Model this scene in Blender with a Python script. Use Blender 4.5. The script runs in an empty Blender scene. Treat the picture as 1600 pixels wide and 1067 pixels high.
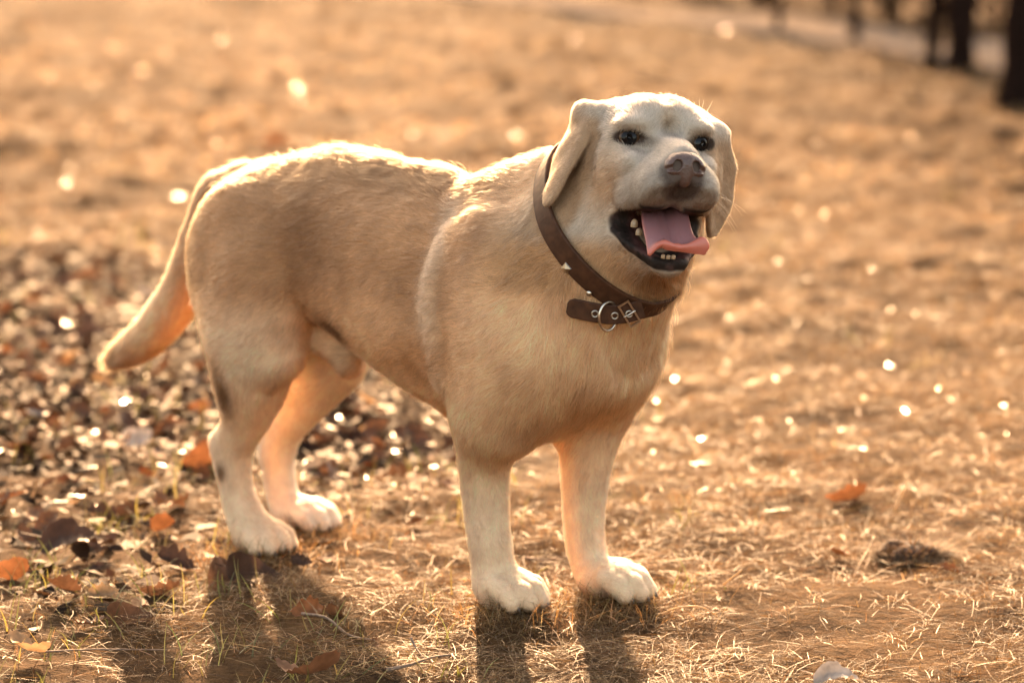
import bpy, bmesh, math, random
import numpy as np
from mathutils import Vector, Matrix

random.seed(7)
RNG = np.random.default_rng(11)
scene = bpy.context.scene
col = scene.collection
R = math.radians

# ------------------------------------------------------------------ camera
F_PX = 4980.0                      # focal length in photo pixels (1600 wide)
CAM_H = 1.095
PITCH = math.atan((533.5 + 305) / F_PX)
cam_d = bpy.data.cameras.new('camera')
cam = bpy.data.objects.new('camera', cam_d)
col.objects.link(cam)
cam.location = (0, 0, CAM_H)
cam.rotation_euler = (math.pi / 2 - PITCH, 0, 0)
cam_d.sensor_width = 36.0
cam_d.lens = F_PX / 1600 * 36.0
cam_d.clip_start = 0.1
cam_d.clip_end = 600
cam_d.dof.use_dof = True
cam_d.dof.focus_distance = 4.19
cam_d.dof.aperture_fstop = 3.0
scene.camera = cam

# ------------------------------------------------------------------ sky, sun, exposure
SUN_EL = R(21.5)
SUN_AZ = R(-4.0)                   # bearing from +Y (straight ahead of the camera) towards +X
world = bpy.data.worlds.new('World')
scene.world = world
world.use_nodes = True
wn = world.node_tree
bg = wn.nodes['Background']
sky = wn.nodes.new('ShaderNodeTexSky')
sky.sky_type = 'NISHITA'
sky.sun_disc = False
sky.sun_elevation = SUN_EL
sky.sun_rotation = SUN_AZ
sky.air_density = 1.0
sky.dust_density = 4.0
sky.ozone_density = 0.3
tint = wn.nodes.new('ShaderNodeMix')
tint.data_type = 'RGBA'
tint.blend_type = 'MULTIPLY'
tint.inputs['Factor'].default_value = 1.0
tint.inputs['B'].default_value = (1.0, 0.81, 0.63, 1)      # the photograph's warm white balance
wn.links.new(sky.outputs['Color'], tint.inputs['A'])
wn.links.new(tint.outputs['Result'], bg.inputs['Color'])
bg.inputs['Strength'].default_value = 0.15
sun_d = bpy.data.lights.new('sun', 'SUN')
sun_d.energy = 4.5
sun_d.angle = R(0.55)
sun_d.color = (1.0, 0.59, 0.30)
sun = bpy.data.objects.new('sun', sun_d)
col.objects.link(sun)
sun_dir = Vector((math.sin(SUN_AZ) * math.cos(SUN_EL), math.cos(SUN_AZ) * math.cos(SUN_EL), math.sin(SUN_EL)))
sun.rotation_euler = sun_dir.to_track_quat('Z', 'Y').to_euler()
sun.location = (0, 30, 15)
vs = scene.view_settings
vs.view_transform = 'Standard'
vs.look = 'None'
vs.gamma = 1.0
vs.exposure = 2.72
scene.cycles.use_denoising = True
scene.cycles.max_bounces = 8
scene.cycles.diffuse_bounces = 4
scene.cycles.glossy_bounces = 3
scene.cycles.transmission_bounces = 6
scene.cycles.transparent_max_bounces = 8
scene.cycles.sample_clamp_indirect = 6.0
scene.cycles_curves.shape = 'RIBBONS'

# ------------------------------------------------------------------ pixel -> place helpers
FW = np.array([0, math.cos(PITCH), -math.sin(PITCH)])
UPV = np.array([0, math.sin(PITCH), math.cos(PITCH)])
RT = np.array([1.0, 0, 0])
CAM = np.array([0, 0, CAM_H])
YAW = R(42)
Fd = np.array([math.cos(YAW), -math.sin(YAW), 0])      # the dog's forward
Ld = np.array([math.sin(YAW), math.cos(YAW), 0])       # the dog's left


def ray(u, v):
    return FW + RT * (u - 800) / F_PX + UPV * (533.5 - v) / F_PX


def ground(u, v, z=0.0):
    r = ray(u, v)
    return CAM + r * ((z - CAM_H) / r[2])


ORG = (ground(787, 945) + ground(955, 930)) / 2


def todog(p):
    d = np.asarray(p) - ORG
    return np.array([d @ Fd, d @ Ld, d[2]])


def PL(u, v, l):
    """the point of the dog seen at a pixel, l metres left of its plane of symmetry"""
    r = ray(u, v)
    return todog(CAM + r * ((l - (CAM - ORG) @ Ld) / (r @ Ld)))


def PYd(u, v, depth):
    return todog(CAM + ray(u, v) * depth)


PXM = 4.3 / F_PX      # metres per photo pixel near the dog


# ------------------------------------------------------------------ generic helpers
def tag(o, label=None, cat=None, group=None, kind=None):
    if label: o['label'] = label
    if cat: o['category'] = cat
    if group: o['group'] = group
    if kind: o['kind'] = kind
    return o


def mesh_obj(name, verts, faces, mat, parent=None, smooth=True):
    me = bpy.data.meshes.new(name)
    if isinstance(verts, np.ndarray) and isinstance(faces, np.ndarray):
        nv, nf, k = len(verts), len(faces), faces.shape[1]
        me.vertices.add(nv)
        me.vertices.foreach_set('co', np.ascontiguousarray(verts, dtype=np.float32).ravel())
        me.loops.add(nf * k)
        me.loops.foreach_set('vertex_index', np.ascontiguousarray(faces, dtype=np.int32).ravel())
        me.polygons.add(nf)
        me.polygons.foreach_set('loop_start', np.arange(0, nf * k, k, dtype=np.int32))
        me.update(calc_edges=True)
    else:
        me.from_pydata([tuple(v) for v in verts], [], [tuple(f) for f in faces])
        me.update()
    if smooth:
        me.polygons.foreach_set('use_smooth', [True] * len(me.polygons))
    if mat: me.materials.append(mat)
    o = bpy.data.objects.new(name, me)
    col.objects.link(o)
    if parent: o.parent = parent
    return o


def set_color(me, name, arr):
    a = me.color_attributes.new(name, 'FLOAT_COLOR', 'POINT')
    c = np.ones((len(arr), 4), np.float32)
    c[:, :3] = arr
    a.data.foreach_set('color', c.ravel())


def new_mat(name):
    m = bpy.data.materials.new(name)
    m.use_nodes = True
    nt = m.node_tree
    return m, nt, nt.nodes['Principled BSDF'], nt.nodes['Material Output']


def plain_mat(name, color, rough=0.5, metal=0.0, var=0.25, scale=60.0, bump=0.0, spec=0.5):
    m, nt, b, out = new_mat(name)
    b.inputs['Roughness'].default_value = rough
    b.inputs['Metallic'].default_value = metal
    b.inputs['Specular IOR Level'].default_value = spec
    tc = nt.nodes.new('ShaderNodeTexCoord')
    nz = nt.nodes.new('ShaderNodeTexNoise')
    nz.inputs['Scale'].default_value = scale
    nz.inputs['Detail'].default_value = 5
    nt.links.new(tc.outputs['Object'], nz.inputs['Vector'])
    rp = nt.nodes.new('ShaderNodeValToRGB')
    c = np.array(color)
    rp.color_ramp.elements[0].position = 0.3
    rp.color_ramp.elements[1].position = 0.7
    rp.color_ramp.elements[0].color = (*(c * (1 - var)), 1)
    rp.color_ramp.elements[1].color = (*np.minimum(c * (1 + var), 1), 1)
    nt.links.new(nz.outputs['Fac'], rp.inputs['Fac'])
    nt.links.new(rp.outputs['Color'], b.inputs['Base Color'])
    if bump:
        bp = nt.nodes.new('ShaderNodeBump')
        bp.inputs['Strength'].default_value = bump
        bp.inputs['Distance'].default_value = 0.002
        nt.links.new(nz.outputs['Fac'], bp.inputs['Height'])
        nt.links.new(bp.outputs['Normal'], b.inputs['Normal'])
    return m



# ------------------------------------------------------------------ implicit surfaces for the dog
def smin(a, b, k):
    h = np.maximum(k - np.abs(a - b), 0) / k
    return np.minimum(a, b) - h * h * k * 0.25


def cone(a, b, ra, rb):
    a = np.asarray(a, float); b = np.asarray(b, float); ab = b - a; L2 = float(ab @ ab) + 1e-12
    rm = max(ra, rb)

    def f(x, y, z):
        t = np.clip(((x - a[0]) * ab[0] + (y - a[1]) * ab[1] + (z - a[2]) * ab[2]) / L2, 0, 1)
        return np.sqrt((x - a[0] - t * ab[0]) ** 2 + (y - a[1] - t * ab[1]) ** 2 + (z - a[2] - t * ab[2]) ** 2) - (ra + t * (rb - ra))
    return f, np.minimum(a, b) - rm, np.maximum(a, b) + rm


def ell(c, r, M=None):
    c = np.asarray(c, float); r = np.asarray(r, float)
    M = np.eye(3) if M is None else np.asarray(M, float)      # rows: the ellipsoid's axes
    ext = np.sqrt(((M * r[:, None]) ** 2).sum(0))

    def f(x, y, z):
        dx, dy, dz = x - c[0], y - c[1], z - c[2]
        q = [M[i, 0] * dx + M[i, 1] * dy + M[i, 2] * dz for i in range(3)]
        k0 = np.sqrt(sum((q[i] / r[i]) ** 2 for i in range(3)))
        k1 = np.sqrt(sum((q[i] / r[i] ** 2) ** 2 for i in range(3))) + 1e-9
        return k0 * (k0 - 1) / k1
    return f, c - ext, c + ext


def spline(P, n):
    """Catmull-Rom through rows of P, n samples"""
    P = np.asarray(P, float)
    Q = np.vstack([2 * P[0] - P[1], P, 2 * P[-1] - P[-2]])
    t = np.linspace(0, len(P) - 1 - 1e-9, n); i = t.astype(int); u = (t - i)[:, None]
    a, b, c, d = Q[i], Q[i + 1], Q[i + 2], Q[i + 3]
    return .5 * (2 * b + (c - a) * u + (2 * a - 5 * b + 4 * c - d) * u ** 2 + (3 * b - a - 3 * c + d) * u ** 3)


def chain(pts, rad, n=26):
    """one smooth tapering tube through the points"""
    S = spline(np.column_stack([np.asarray(pts, float), np.asarray(rad, float)]), n)
    fs = [cone(S[i, :3], S[i + 1, :3], S[i, 3], S[i + 1, 3]) for i in range(n - 1)]

    def f(x, y, z):
        d = fs[0][0](x, y, z)
        for g in fs[1:]:
            d = np.minimum(d, g[0](x, y, z))
        return d
    return f, np.min([g[1] for g in fs], 0), np.max([g[2] for g in fs], 0)


class Field:
    def __init__(self):
        self.ops = []

    def add(self, prim, k=0.02):
        self.ops.append(('u', prim, k))

    def cut(self, prim, k=0.006):
        self.ops.append(('s', prim, k))

    def grid(self, xs, ys, zs):
        V = np.full((len(xs), len(ys), len(zs)), 0.5, np.float32)
        X = xs.astype(np.float32); Y = ys.astype(np.float32); Z = zs.astype(np.float32)
        for kind, (f, lo, hi), k in self.ops:
            m = k + 0.012
            i0, i1 = np.searchsorted(xs, [lo[0] - m, hi[0] + m])
            j0, j1 = np.searchsorted(ys, [lo[1] - m, hi[1] + m])
            k0, k1 = np.searchsorted(zs, [lo[2] - m, hi[2] + m])
            if i1 <= i0 or j1 <= j0 or k1 <= k0: continue
            d = f(X[i0:i1, None, None], Y[None, j0:j1, None], Z[None, None, k0:k1]).astype(np.float32)
            S = V[i0:i1, j0:j1, k0:k1]
            V[i0:i1, j0:j1, k0:k1] = smin(S, d, k) if kind == 'u' else -smin(-S, d, k)
        return V

    def at(self, P):
        x, y, z = P[:, 0], P[:, 1], P[:, 2]
        V = np.full(len(P), 0.5)
        for kind, (f, lo, hi), k in self.ops:
            m = k + 0.012
            s = np.where(((P > lo - m) & (P < hi + m)).all(1))[0]
            if len(s) == 0: continue
            d = f(x[s], y[s], z[s])
            V[s] = smin(V[s], d, k) if kind == 'u' else -smin(-V[s], d, k)
        return V


def surface_nets(V, xs, ys, zs):
    nx, ny, nz = V.shape
    inside = V < 0
    cnt = np.zeros((nx - 1, ny - 1, nz - 1), np.int8)
    for dx in (0, 1):
        for dy in (0, 1):
            for dz in (0, 1):
                cnt += inside[dx:nx - 1 + dx, dy:ny - 1 + dy, dz:nz - 1 + dz]
    act = (cnt > 0) & (cnt < 8)
    I, J, K = np.nonzero(act)
    idx = np.full(act.shape, -1, np.int32)
    idx[I, J, K] = np.arange(len(I))
    acc = np.zeros((len(I), 3)); n = np.zeros(len(I))
    G = (xs, ys, zs)
    corners = [(a, b, c) for a in (0, 1) for b in (0, 1) for c in (0, 1)]
    for a in corners:
        for ax in range(3):
            if a[ax]: continue
            b = list(a); b[ax] = 1
            va = V[I + a[0], J + a[1], K + a[2]].astype(float); vb = V[I + b[0], J + b[1], K + b[2]].astype(float)
            m = (va < 0) != (vb < 0)
            t = np.where(m, va / np.where(va == vb, 1, va - vb), 0)
            pa = np.stack([G[q][(I, J, K)[q] + a[q]] for q in range(3)], 1)
            pb = np.stack([G[q][(I, J, K)[q] + b[q]] for q in range(3)], 1)
            acc += np.where(m[:, None], pa + (pb - pa) * t[:, None], 0)
            n += m
    verts = acc / n[:, None]
    faces = []
    for ax in range(3):
        sl0 = [slice(None)] * 3; sl1 = [slice(None)] * 3
        sl0[ax] = slice(0, -1); sl1[ax] = slice(1, None)
        A = inside[tuple(sl0)]; B = inside[tuple(sl1)]
        i, j, k = np.nonzero(A != B)
        flip = A[i, j, k]
        p = np.stack([i, j, k], 1)
        u, w = [(1, 2), (2, 0), (0, 1)][ax]
        ok = (p[:, u] > 0) & (p[:, w] > 0) & (p[:, u] < V.shape[u] - 1) & (p[:, w] < V.shape[w] - 1)
        p = p[ok]; flip = flip[ok]
        q = []
        for du, dw in ((-1, -1), (0, -1), (0, 0), (-1, 0)):
            c = p.copy(); c[:, u] += du; c[:, w] += dw
            q.append(idx[c[:, 0], c[:, 1], c[:, 2]])
        q = np.stack(q, 1)
        q[~flip] = q[~flip][:, ::-1]
        faces.append(q)
    return verts, np.concatenate(faces).astype(np.int32)


def smooth_mesh(v, f, it=2, lam=0.5):
    e = np.concatenate([f[:, [0, 1]], f[:, [1, 2]], f[:, [2, 3]], f[:, [3, 0]]])
    for _ in range(it):
        s = np.zeros_like(v); n = np.zeros(len(v))
        for c in range(3):
            s[:, c] = np.bincount(e[:, 0], v[e[:, 1], c], len(v)) + np.bincount(e[:, 1], v[e[:, 0], c], len(v))
        n = np.bincount(e[:, 0], minlength=len(v)) + np.bincount(e[:, 1], minlength=len(v))
        v = v + lam * (s / n[:, None] - v)
    return v


def vert_normals(v, f):
    n = np.cross(v[f[:, 2]] - v[f[:, 0]], v[f[:, 3]] - v[f[:, 1]])
    out = np.zeros_like(v)
    for c in range(3):
        for q in range(4):
            out[:, c] += np.bincount(f[:, q], n[:, c], len(v))
    return out / (np.linalg.norm(out, axis=1)[:, None] + 1e-12)


def sstep(a, b, x):
    t = np.clip((x - a) / (b - a), 0, 1)
    return t * t * (3 - 2 * t)


# ------------------------------------------------------------------ ground
def gnoise(x, y, sc, seed, octv=4):
    P = np.stack([x, y, 0 * x], 1)
    r = np.random.default_rng(seed)
    out = np.zeros(len(x)); amp = 1.0; tot = 0
    for o in range(octv):
        for _ in range(3):
            a, b = r.uniform(0, 6.3, 2)
            k1 = sc * 2 ** o * np.array([math.cos(a), math.sin(a)]); k2 = sc * 2 ** o * np.array([math.cos(b), math.sin(b)])
            out += amp * np.sin(x * k1[0] + y * k1[1] + r.uniform(0, 6.3)) * np.sin(x * k2[0] + y * k2[1] + r.uniform(0, 6.3))
            tot += amp * .5
        amp *= .6
    return out / tot


PAWS = [ground(796, 948), ground(962, 934), ground(412, 862), ground(482, 826)]


def ground_z(x, y):
    x = np.asarray(x, float); y = np.asarray(y, float)
    z = .016 * gnoise(x, y, 5.0, 71) + .009 * gnoise(x, y, 20.0, 72, 3) - .010
    z = z * (1 + 2.0 * sstep(5, 11, y))
    keep = np.ones_like(x)
    for p in PAWS:
        keep *= 1 - np.exp(-((x - p[0]) ** 2 + (y - p[1]) ** 2) / .09 ** 2)
    return z * keep * sstep(60, 30, y)


def litter_mask(u, v):
    """where fallen leaves lie thick: the left side behind the dog"""
    m = np.exp(-((u - 120) / 330) ** 2) * np.exp(-((v - 600) / 125) ** 2)
    m = m + .75 * np.exp(-((u - 560) / 190) ** 2) * np.exp(-((v - 680) / 75) ** 2) + .35 * np.exp(-((u - 60) / 200) ** 2) * np.exp(-((v - 850) / 90) ** 2)
    m = m + .8 * np.exp(-((u - 60) / 210) ** 2) * np.exp(-((v - 430) / 38) ** 2)
    return np.clip(m, 0, 1)


gm, nt, b, _ = new_mat('soil_and_thatch')
b.inputs['Roughness'].default_value = .95
b.inputs['Specular IOR Level'].default_value = 0.03
tc = nt.nodes.new('ShaderNodeTexCoord')
def _noise(sc, det=6):
    n = nt.nodes.new('ShaderNodeTexNoise'); n.inputs['Scale'].default_value = sc; n.inputs['Detail'].default_value = det
    nt.links.new(tc.outputs['Object'], n.inputs['Vector']); return n
n1 = _noise(2.2); n2 = _noise(55, 8); n3 = _noise(260, 4)
r1 = nt.nodes.new('ShaderNodeValToRGB')
r1.color_ramp.elements[0].position = .34; r1.color_ramp.elements[0].color = (.014, .008, .005, 1)
r1.color_ramp.elements[1].position = .66; r1.color_ramp.elements[1].color = (.085, .047, .020, 1)
mx = nt.nodes.new('ShaderNodeMath'); mx.operation = 'MULTIPLY_ADD'; mx.inputs[1].default_value = .5
nt.links.new(n2.outputs['Fac'], mx.inputs[0])
m2 = nt.nodes.new('ShaderNodeMath'); m2.operation = 'MULTIPLY'; m2.inputs[1].default_value = .5
nt.links.new(n1.outputs['Fac'], m2.inputs[0]); nt.links.new(m2.outputs[0], mx.inputs[2])
nt.links.new(mx.outputs[0], r1.inputs['Fac'])
hu_ = nt.nodes.new('ShaderNodeAttribute'); hu_.attribute_name = 'mould'
mm = nt.nodes.new('ShaderNodeMix'); mm.data_type = 'RGBA'
nt.links.new(hu_.outputs['Fac'], mm.inputs['Factor']); nt.links.new(r1.outputs['Color'], mm.inputs['A'])
mm.inputs['B'].default_value = (.022, .013, .009, 1)                 # leaf mould under the litter
nt.links.new(mm.outputs['Result'], b.inputs['Base Color'])
bp = nt.nodes.new('ShaderNodeBump'); bp.inputs['Distance'].default_value = .01; bp.inputs['Strength'].default_value = .8
nt.links.new(n2.outputs['Fac'], bp.inputs['Height'])
bp2 = nt.nodes.new('ShaderNodeBump'); bp2.inputs['Distance'].default_value = .003
nt.links.new(n3.outputs['Fac'], bp2.inputs['Height']); nt.links.new(bp.outputs['Normal'], bp2.inputs['Normal'])
nt.links.new(bp2.outputs['Normal'], b.inputs['Normal'])

xs_ = np.concatenate([-np.geomspace(3, 150, 24)[::-1], np.linspace(-2.95, 2.95, 260), np.geomspace(3, 150, 24)])
ys_ = np.concatenate([np.linspace(-60, 2.6, 12), np.linspace(2.7, 8, 230), np.geomspace(8.05, 24, 180), np.geomspace(25, 420, 30)])
XX, YY = np.meshgrid(xs_, ys_)
gv = np.stack([XX.ravel(), YY.ravel(), ground_z(XX.ravel(), YY.ravel())], 1)
nx_ = len(xs_)
ii, jj = np.meshgrid(np.arange(len(ys_) - 1), np.arange(nx_ - 1), indexing='ij')
q0 = (ii * nx_ + jj).ravel()
lawn = mesh_obj('ground', gv, np.stack([q0, q0 + 1, q0 + nx_ + 1, q0 + nx_], 1), gm)
tag(lawn, kind='structure')

dv_ = gv - CAM; dz_ = np.maximum(dv_ @ FW, .1)
mo_ = litter_mask(800 + F_PX * dv_[:, 0] / dz_, 533.5 - F_PX * (dv_ @ UPV) / dz_) * (dv_ @ FW > 1)
mo_ = np.clip(mo_ * (1.1 + .6 * gnoise(gv[:, 0], gv[:, 1], 9.0, 77, 3)), 0, 1)
ma_ = lawn.data.attributes.new('mould', 'FLOAT', 'POINT'); ma_.data.foreach_set('value', mo_.astype(np.float32))

# pale path crossing behind, its edges followed from the photograph on the ground plane
pm = plain_mat('pale_path_gravel', (.15, .122, .098), .85, var=.18, scale=14, bump=.3, spec=0.0)
near_e = [(600, -26), (820, 6), (1010, 30), (1230, 56), (1330, 71), (1450, 89), (1570, 109), (1760, 146), (2100, 225)]
far_e = [(600, -42), (820, -10), (1010, 8), (1230, 27), (1330, 38), (1450, 51), (1570, 65), (1760, 92), (2100, 150)]
pv_, pf_ = [], []
for (a, b_) in zip(near_e, far_e):
    A, B_ = ground(*a), ground(*b_)
    for p in (A, B_):
        pv_.append((p[0], p[1], float(ground_z([p[0]], [p[1]])[0]) + .03))
    for p in (A, B_):
        pv_.append((p[0], p[1], -.08))
for i in range(len(near_e) - 1):
    k = i * 4
    pf_ += [(k, k + 4, k + 5, k + 1), (k, k + 2, k + 6, k + 4), (k + 1, k + 5, k + 7, k + 3)]
path_o = mesh_obj('path', pv_, pf_, pm, smooth=False)
tag(path_o, kind='structure')


# ------------------------------------------------------------------ grass
def grass_mat(name, trans=.42, rough=.42, spec=.5):
    m, nt, b, out = new_mat(name)
    a = nt.nodes.new('ShaderNodeAttribute'); a.attribute_name = 'tone'
    b.inputs['Roughness'].default_value = rough
    b.inputs['Specular IOR Level'].default_value = spec
    tr = nt.nodes.new('ShaderNodeBsdfTranslucent')
    mxs = nt.nodes.new('ShaderNodeMixShader'); mxs.inputs['Fac'].default_value = trans
    nt.links.new(a.outputs['Color'], b.inputs['Base Color']); nt.links.new(a.outputs['Color'], tr.inputs['Color'])
    nt.links.new(b.outputs['BSDF'], mxs.inputs[1]); nt.links.new(tr.outputs['BSDF'], mxs.inputs[2])
    nt.links.new(mxs.outputs[0], out.inputs['Surface'])
    return m


def pix_points(n, u0, u1, v0, v1, power=1.0):
    """ground points spread evenly over a stretch of the view"""
    u = RNG.uniform(u0, u1, n); v = v0 + (v1 - v0) * RNG.random(n) ** power
    r = FW[None] + RT[None] * ((u - 800) / F_PX)[:, None] + UPV[None] * ((533.5 - v) / F_PX)[:, None]
    t = -CAM_H / r[:, 2]
    P = CAM[None] + r * t[:, None]
    return P[:, 0], P[:, 1], u, v


def blades(name, x, y, length, width, lean, base, tone, mat, curl=.6, seg=3, twist=.9):
    """thin grass blades; lean = elevation of the blade at its foot in radians"""
    n = len(x)
    az = RNG.uniform(0, 2 * math.pi, n)
    h = np.stack([np.cos(az), np.sin(az), 0 * az], 1)
    side = np.stack([-np.sin(az), np.cos(az), 0 * az], 1)
    roll = RNG.uniform(-twist, twist, n)
    side = side * np.cos(roll)[:, None] + np.array([0, 0, 1.]) * np.sin(roll)[:, None]
    z0 = ground_z(x, y) + base
    P = np.stack([x, y, z0], 1)
    el = lean.copy(); bendaz = RNG.normal(0, .35, n) * curl
    rows = []
    for k in range(seg + 1):
        t = k / seg
        w = width * (1 - .85 * t ** 1.6) * .5
        rows.append(np.stack([P - side * w[:, None], P + side * w[:, None]], 1))
        d = h * np.cos(el)[:, None] + np.array([0, 0, 1.]) * np.sin(el)[:, None]
        P = P + d * (length / seg)[:, None]
        el = el - curl * RNG.uniform(.2, 1.0, n) * (.9 / seg) * np.sign(el + .25)
        c, s_ = np.cos(bendaz / seg * 2), np.sin(bendaz / seg * 2)
        h = np.stack([h[:, 0] * c - h[:, 1] * s_, h[:, 0] * s_ + h[:, 1] * c, h[:, 2]], 1)
        P[:, 2] = np.maximum(P[:, 2], z0 - base + .0015)
    Vv = np.stack(rows, 1).reshape(n, -1, 3)          # n, (seg+1)*2, 3
    nvp = Vv.shape[1]
    f = np.array([(2 * k, 2 * k + 1, 2 * k + 3, 2 * k + 2) for k in range(seg)])
    faces = (np.arange(n)[:, None, None] * nvp + f[None]).reshape(-1, 4)
    o = mesh_obj(name, Vv.reshape(-1, 3), faces, mat)
    set_color(o.data, 'tone', np.repeat(tone, nvp, 0))
    return o


def tones(n, pal, jit=.26):
    pal = np.array(pal)
    c = pal[RNG.integers(0, len(pal), n)]
    return np.clip(c * (1 + jit * RNG.normal(size=(n, 1))) * (1 + .05 * RNG.normal(size=(n, 3))), .01, .9)


STRAW = [(.44, .252, .098), (.49, .305, .138), (.32, .17, .062), (.62, .42, .22), (.16, .082, .031), (.38, .225, .088), (.22, .118, .045), (.13, .068, .028)]
STRAW = [tuple(.70 * np.array(c_)) for c_ in STRAW]
GREEN = [(.12, .12, .03), (.17, .15, .04), (.22, .175, .055), (.10, .105, .03)]
straw_m = grass_mat('straw', .50, .50, .26)
green_m = grass_mat('green_blade', .45, .38)


def thin(x, y, u, v, k=1.0):
    """patchy growth, bare where the litter lies"""
    p = .34 + .62 * gnoise(x, y, 6.0, 81, 4) + .62 * gnoise(x, y, 34.0, 82, 3) - 1.25 * litter_mask(u, v) * k
    return RNG.random(len(x)) < np.clip(p, .04, 1)


def path_side(x, y, t):
    """the grass tone turns a darker olive-brown towards the path"""
    a, b_ = ground(820, 0)[:2], ground(1570, 100)[:2]
    d = b_ - a; nrm = np.array([d[1], -d[0]]) / np.linalg.norm(d)
    dist = np.abs((x - a[0]) * nrm[0] + (y - a[1]) * nrm[1])
    k = np.exp(-(dist / 1.7) ** 2)[:, None] * .85
    return t * (1 - k) + k * np.array([.115, .085, .030])


# matted straw lying flat
x, y, u, v = pix_points(290000, -330, 1930, -30, 1190, .80)
k = thin(x, y, u, v); x, y, u, v = x[k], y[k], u[k], v[k]
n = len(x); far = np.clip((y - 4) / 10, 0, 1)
tn = path_side(x, y, tones(n, STRAW) * ((1 + .50 * gnoise(x, y, 3.0, 91) + .42 * gnoise(x, y, 11.0, 92, 3)) * (1 + .8 * np.exp(-((x + .4) / 1.5) ** 2) * sstep(7, 12, y))).clip(.2, 1.9)[:, None] * (.55 + .46 * far)[:, None])  # far centre brightened: the low sun's glow is painted into the straw tone
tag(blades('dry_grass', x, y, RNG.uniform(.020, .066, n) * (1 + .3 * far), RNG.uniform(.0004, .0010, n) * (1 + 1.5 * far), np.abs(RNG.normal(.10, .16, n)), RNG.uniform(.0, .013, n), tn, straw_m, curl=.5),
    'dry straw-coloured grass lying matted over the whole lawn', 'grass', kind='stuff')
# short upright dead blades
x, y, u, v = pix_points(150000, -330, 1930, -30, 1190, 1.15)
k = thin(x, y, u, v, .8); x, y, u, v = x[k], y[k], u[k], v[k]
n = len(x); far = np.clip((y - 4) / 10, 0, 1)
tn = path_side(x, y, tones(n, STRAW) * ((1 + .50 * gnoise(x, y, 3.0, 91) + .42 * gnoise(x, y, 11.0, 92, 3)) * (1 + .8 * np.exp(-((x + .4) / 1.5) ** 2) * sstep(7, 12, y))).clip(.2, 1.9)[:, None] * (.55 + .46 * far)[:, None])  # same sun glow painted into the upright blades' tone
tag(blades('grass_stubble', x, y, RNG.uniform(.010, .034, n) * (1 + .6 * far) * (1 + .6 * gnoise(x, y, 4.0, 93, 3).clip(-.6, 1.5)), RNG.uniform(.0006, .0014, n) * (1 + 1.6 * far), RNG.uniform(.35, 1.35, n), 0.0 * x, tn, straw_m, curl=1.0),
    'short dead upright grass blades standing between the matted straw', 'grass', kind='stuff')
# shiny flecks of straw lying flat, which catch the low sun
x, y, u, v = pix_points(2200, -330, 1930, 20, 800, 1.0)
n = len(x)
tag(blades('shiny_straw', x, y, RNG.uniform(.012, .040, n), RNG.uniform(.0012, .0032, n), RNG.normal(.02, .13, n), RNG.uniform(.008, .022, n), tones(n, STRAW), grass_mat('shiny_straw', .35, .20), curl=.3, twist=.38),
    'shiny flecks of flat straw glinting in the low sun', 'grass', kind='stuff')
# straw pushed up round the paws
px_ = np.concatenate([p[0] + RNG.normal(0, .055, 650) for p in PAWS]); py_ = np.concatenate([p[1] + RNG.normal(-.045, .04, 650) for p in PAWS])
n = len(px_)
tag(blades('paw_grass', px_, py_, RNG.uniform(.018, .055, n), RNG.uniform(.0006, .0013, n), RNG.uniform(.2, 1.3, n), 0 * px_, tones(n, STRAW), straw_m, curl=1.0),
    'straw standing up around the dog\'s four paws', 'grass', kind='stuff')
# the same turf carries on to either side
xa, ya, ua, va = pix_points(45000, -1300, -330, -30, 1190, 1.0)
xb, yb, ub, vb = pix_points(45000, 1930, 2900, -30, 1190, 1.0)
x, y, u, v = np.concatenate([xa, xb]), np.concatenate([ya, yb]), np.concatenate([ua, ub]), np.concatenate([va, vb])
k = thin(x, y, u, v, .8); x, y = x[k], y[k]
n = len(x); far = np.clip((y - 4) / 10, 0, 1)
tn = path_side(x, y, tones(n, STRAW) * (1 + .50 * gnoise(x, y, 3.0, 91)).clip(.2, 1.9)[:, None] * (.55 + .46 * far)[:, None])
tag(blades('side_grass', x, y, RNG.uniform(.015, .060, n) * (1 + .5 * far), RNG.uniform(.0007, .0016, n) * (1 + 1.6 * far), np.abs(RNG.normal(.3, .4, n)), RNG.uniform(0, .01, n), tn, straw_m, curl=.8),
    'dry grass carrying on beyond the left and right of the picture', 'grass', kind='stuff')
# living blades, in tufts
cx, cy, cu_, cv_ = pix_points(300, -330, 1500, 250, 1150, .9)
gw = np.exp(-((cu_ - 150) / 420) ** 2) + .12
kk = RNG.random(len(cx)) < gw; cx, cy = cx[kk], cy[kk]
xs2 = np.repeat(cx, 9) + RNG.normal(0, .028, len(cx) * 9); ys2 = np.repeat(cy, 9) + RNG.normal(0, .028, len(cx) * 9)
n = len(xs2)
tag(blades('green_grass', xs2, ys2, RNG.uniform(.025, .065, n), RNG.uniform(.0015, .0028, n), RNG.uniform(.5, 1.45, n), 0 * xs2, tones(n, GREEN), green_m, curl=.9, seg=4),
    'sparse green grass blades in small tufts, mostly left of the dog', 'grass', kind='stuff')
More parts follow.
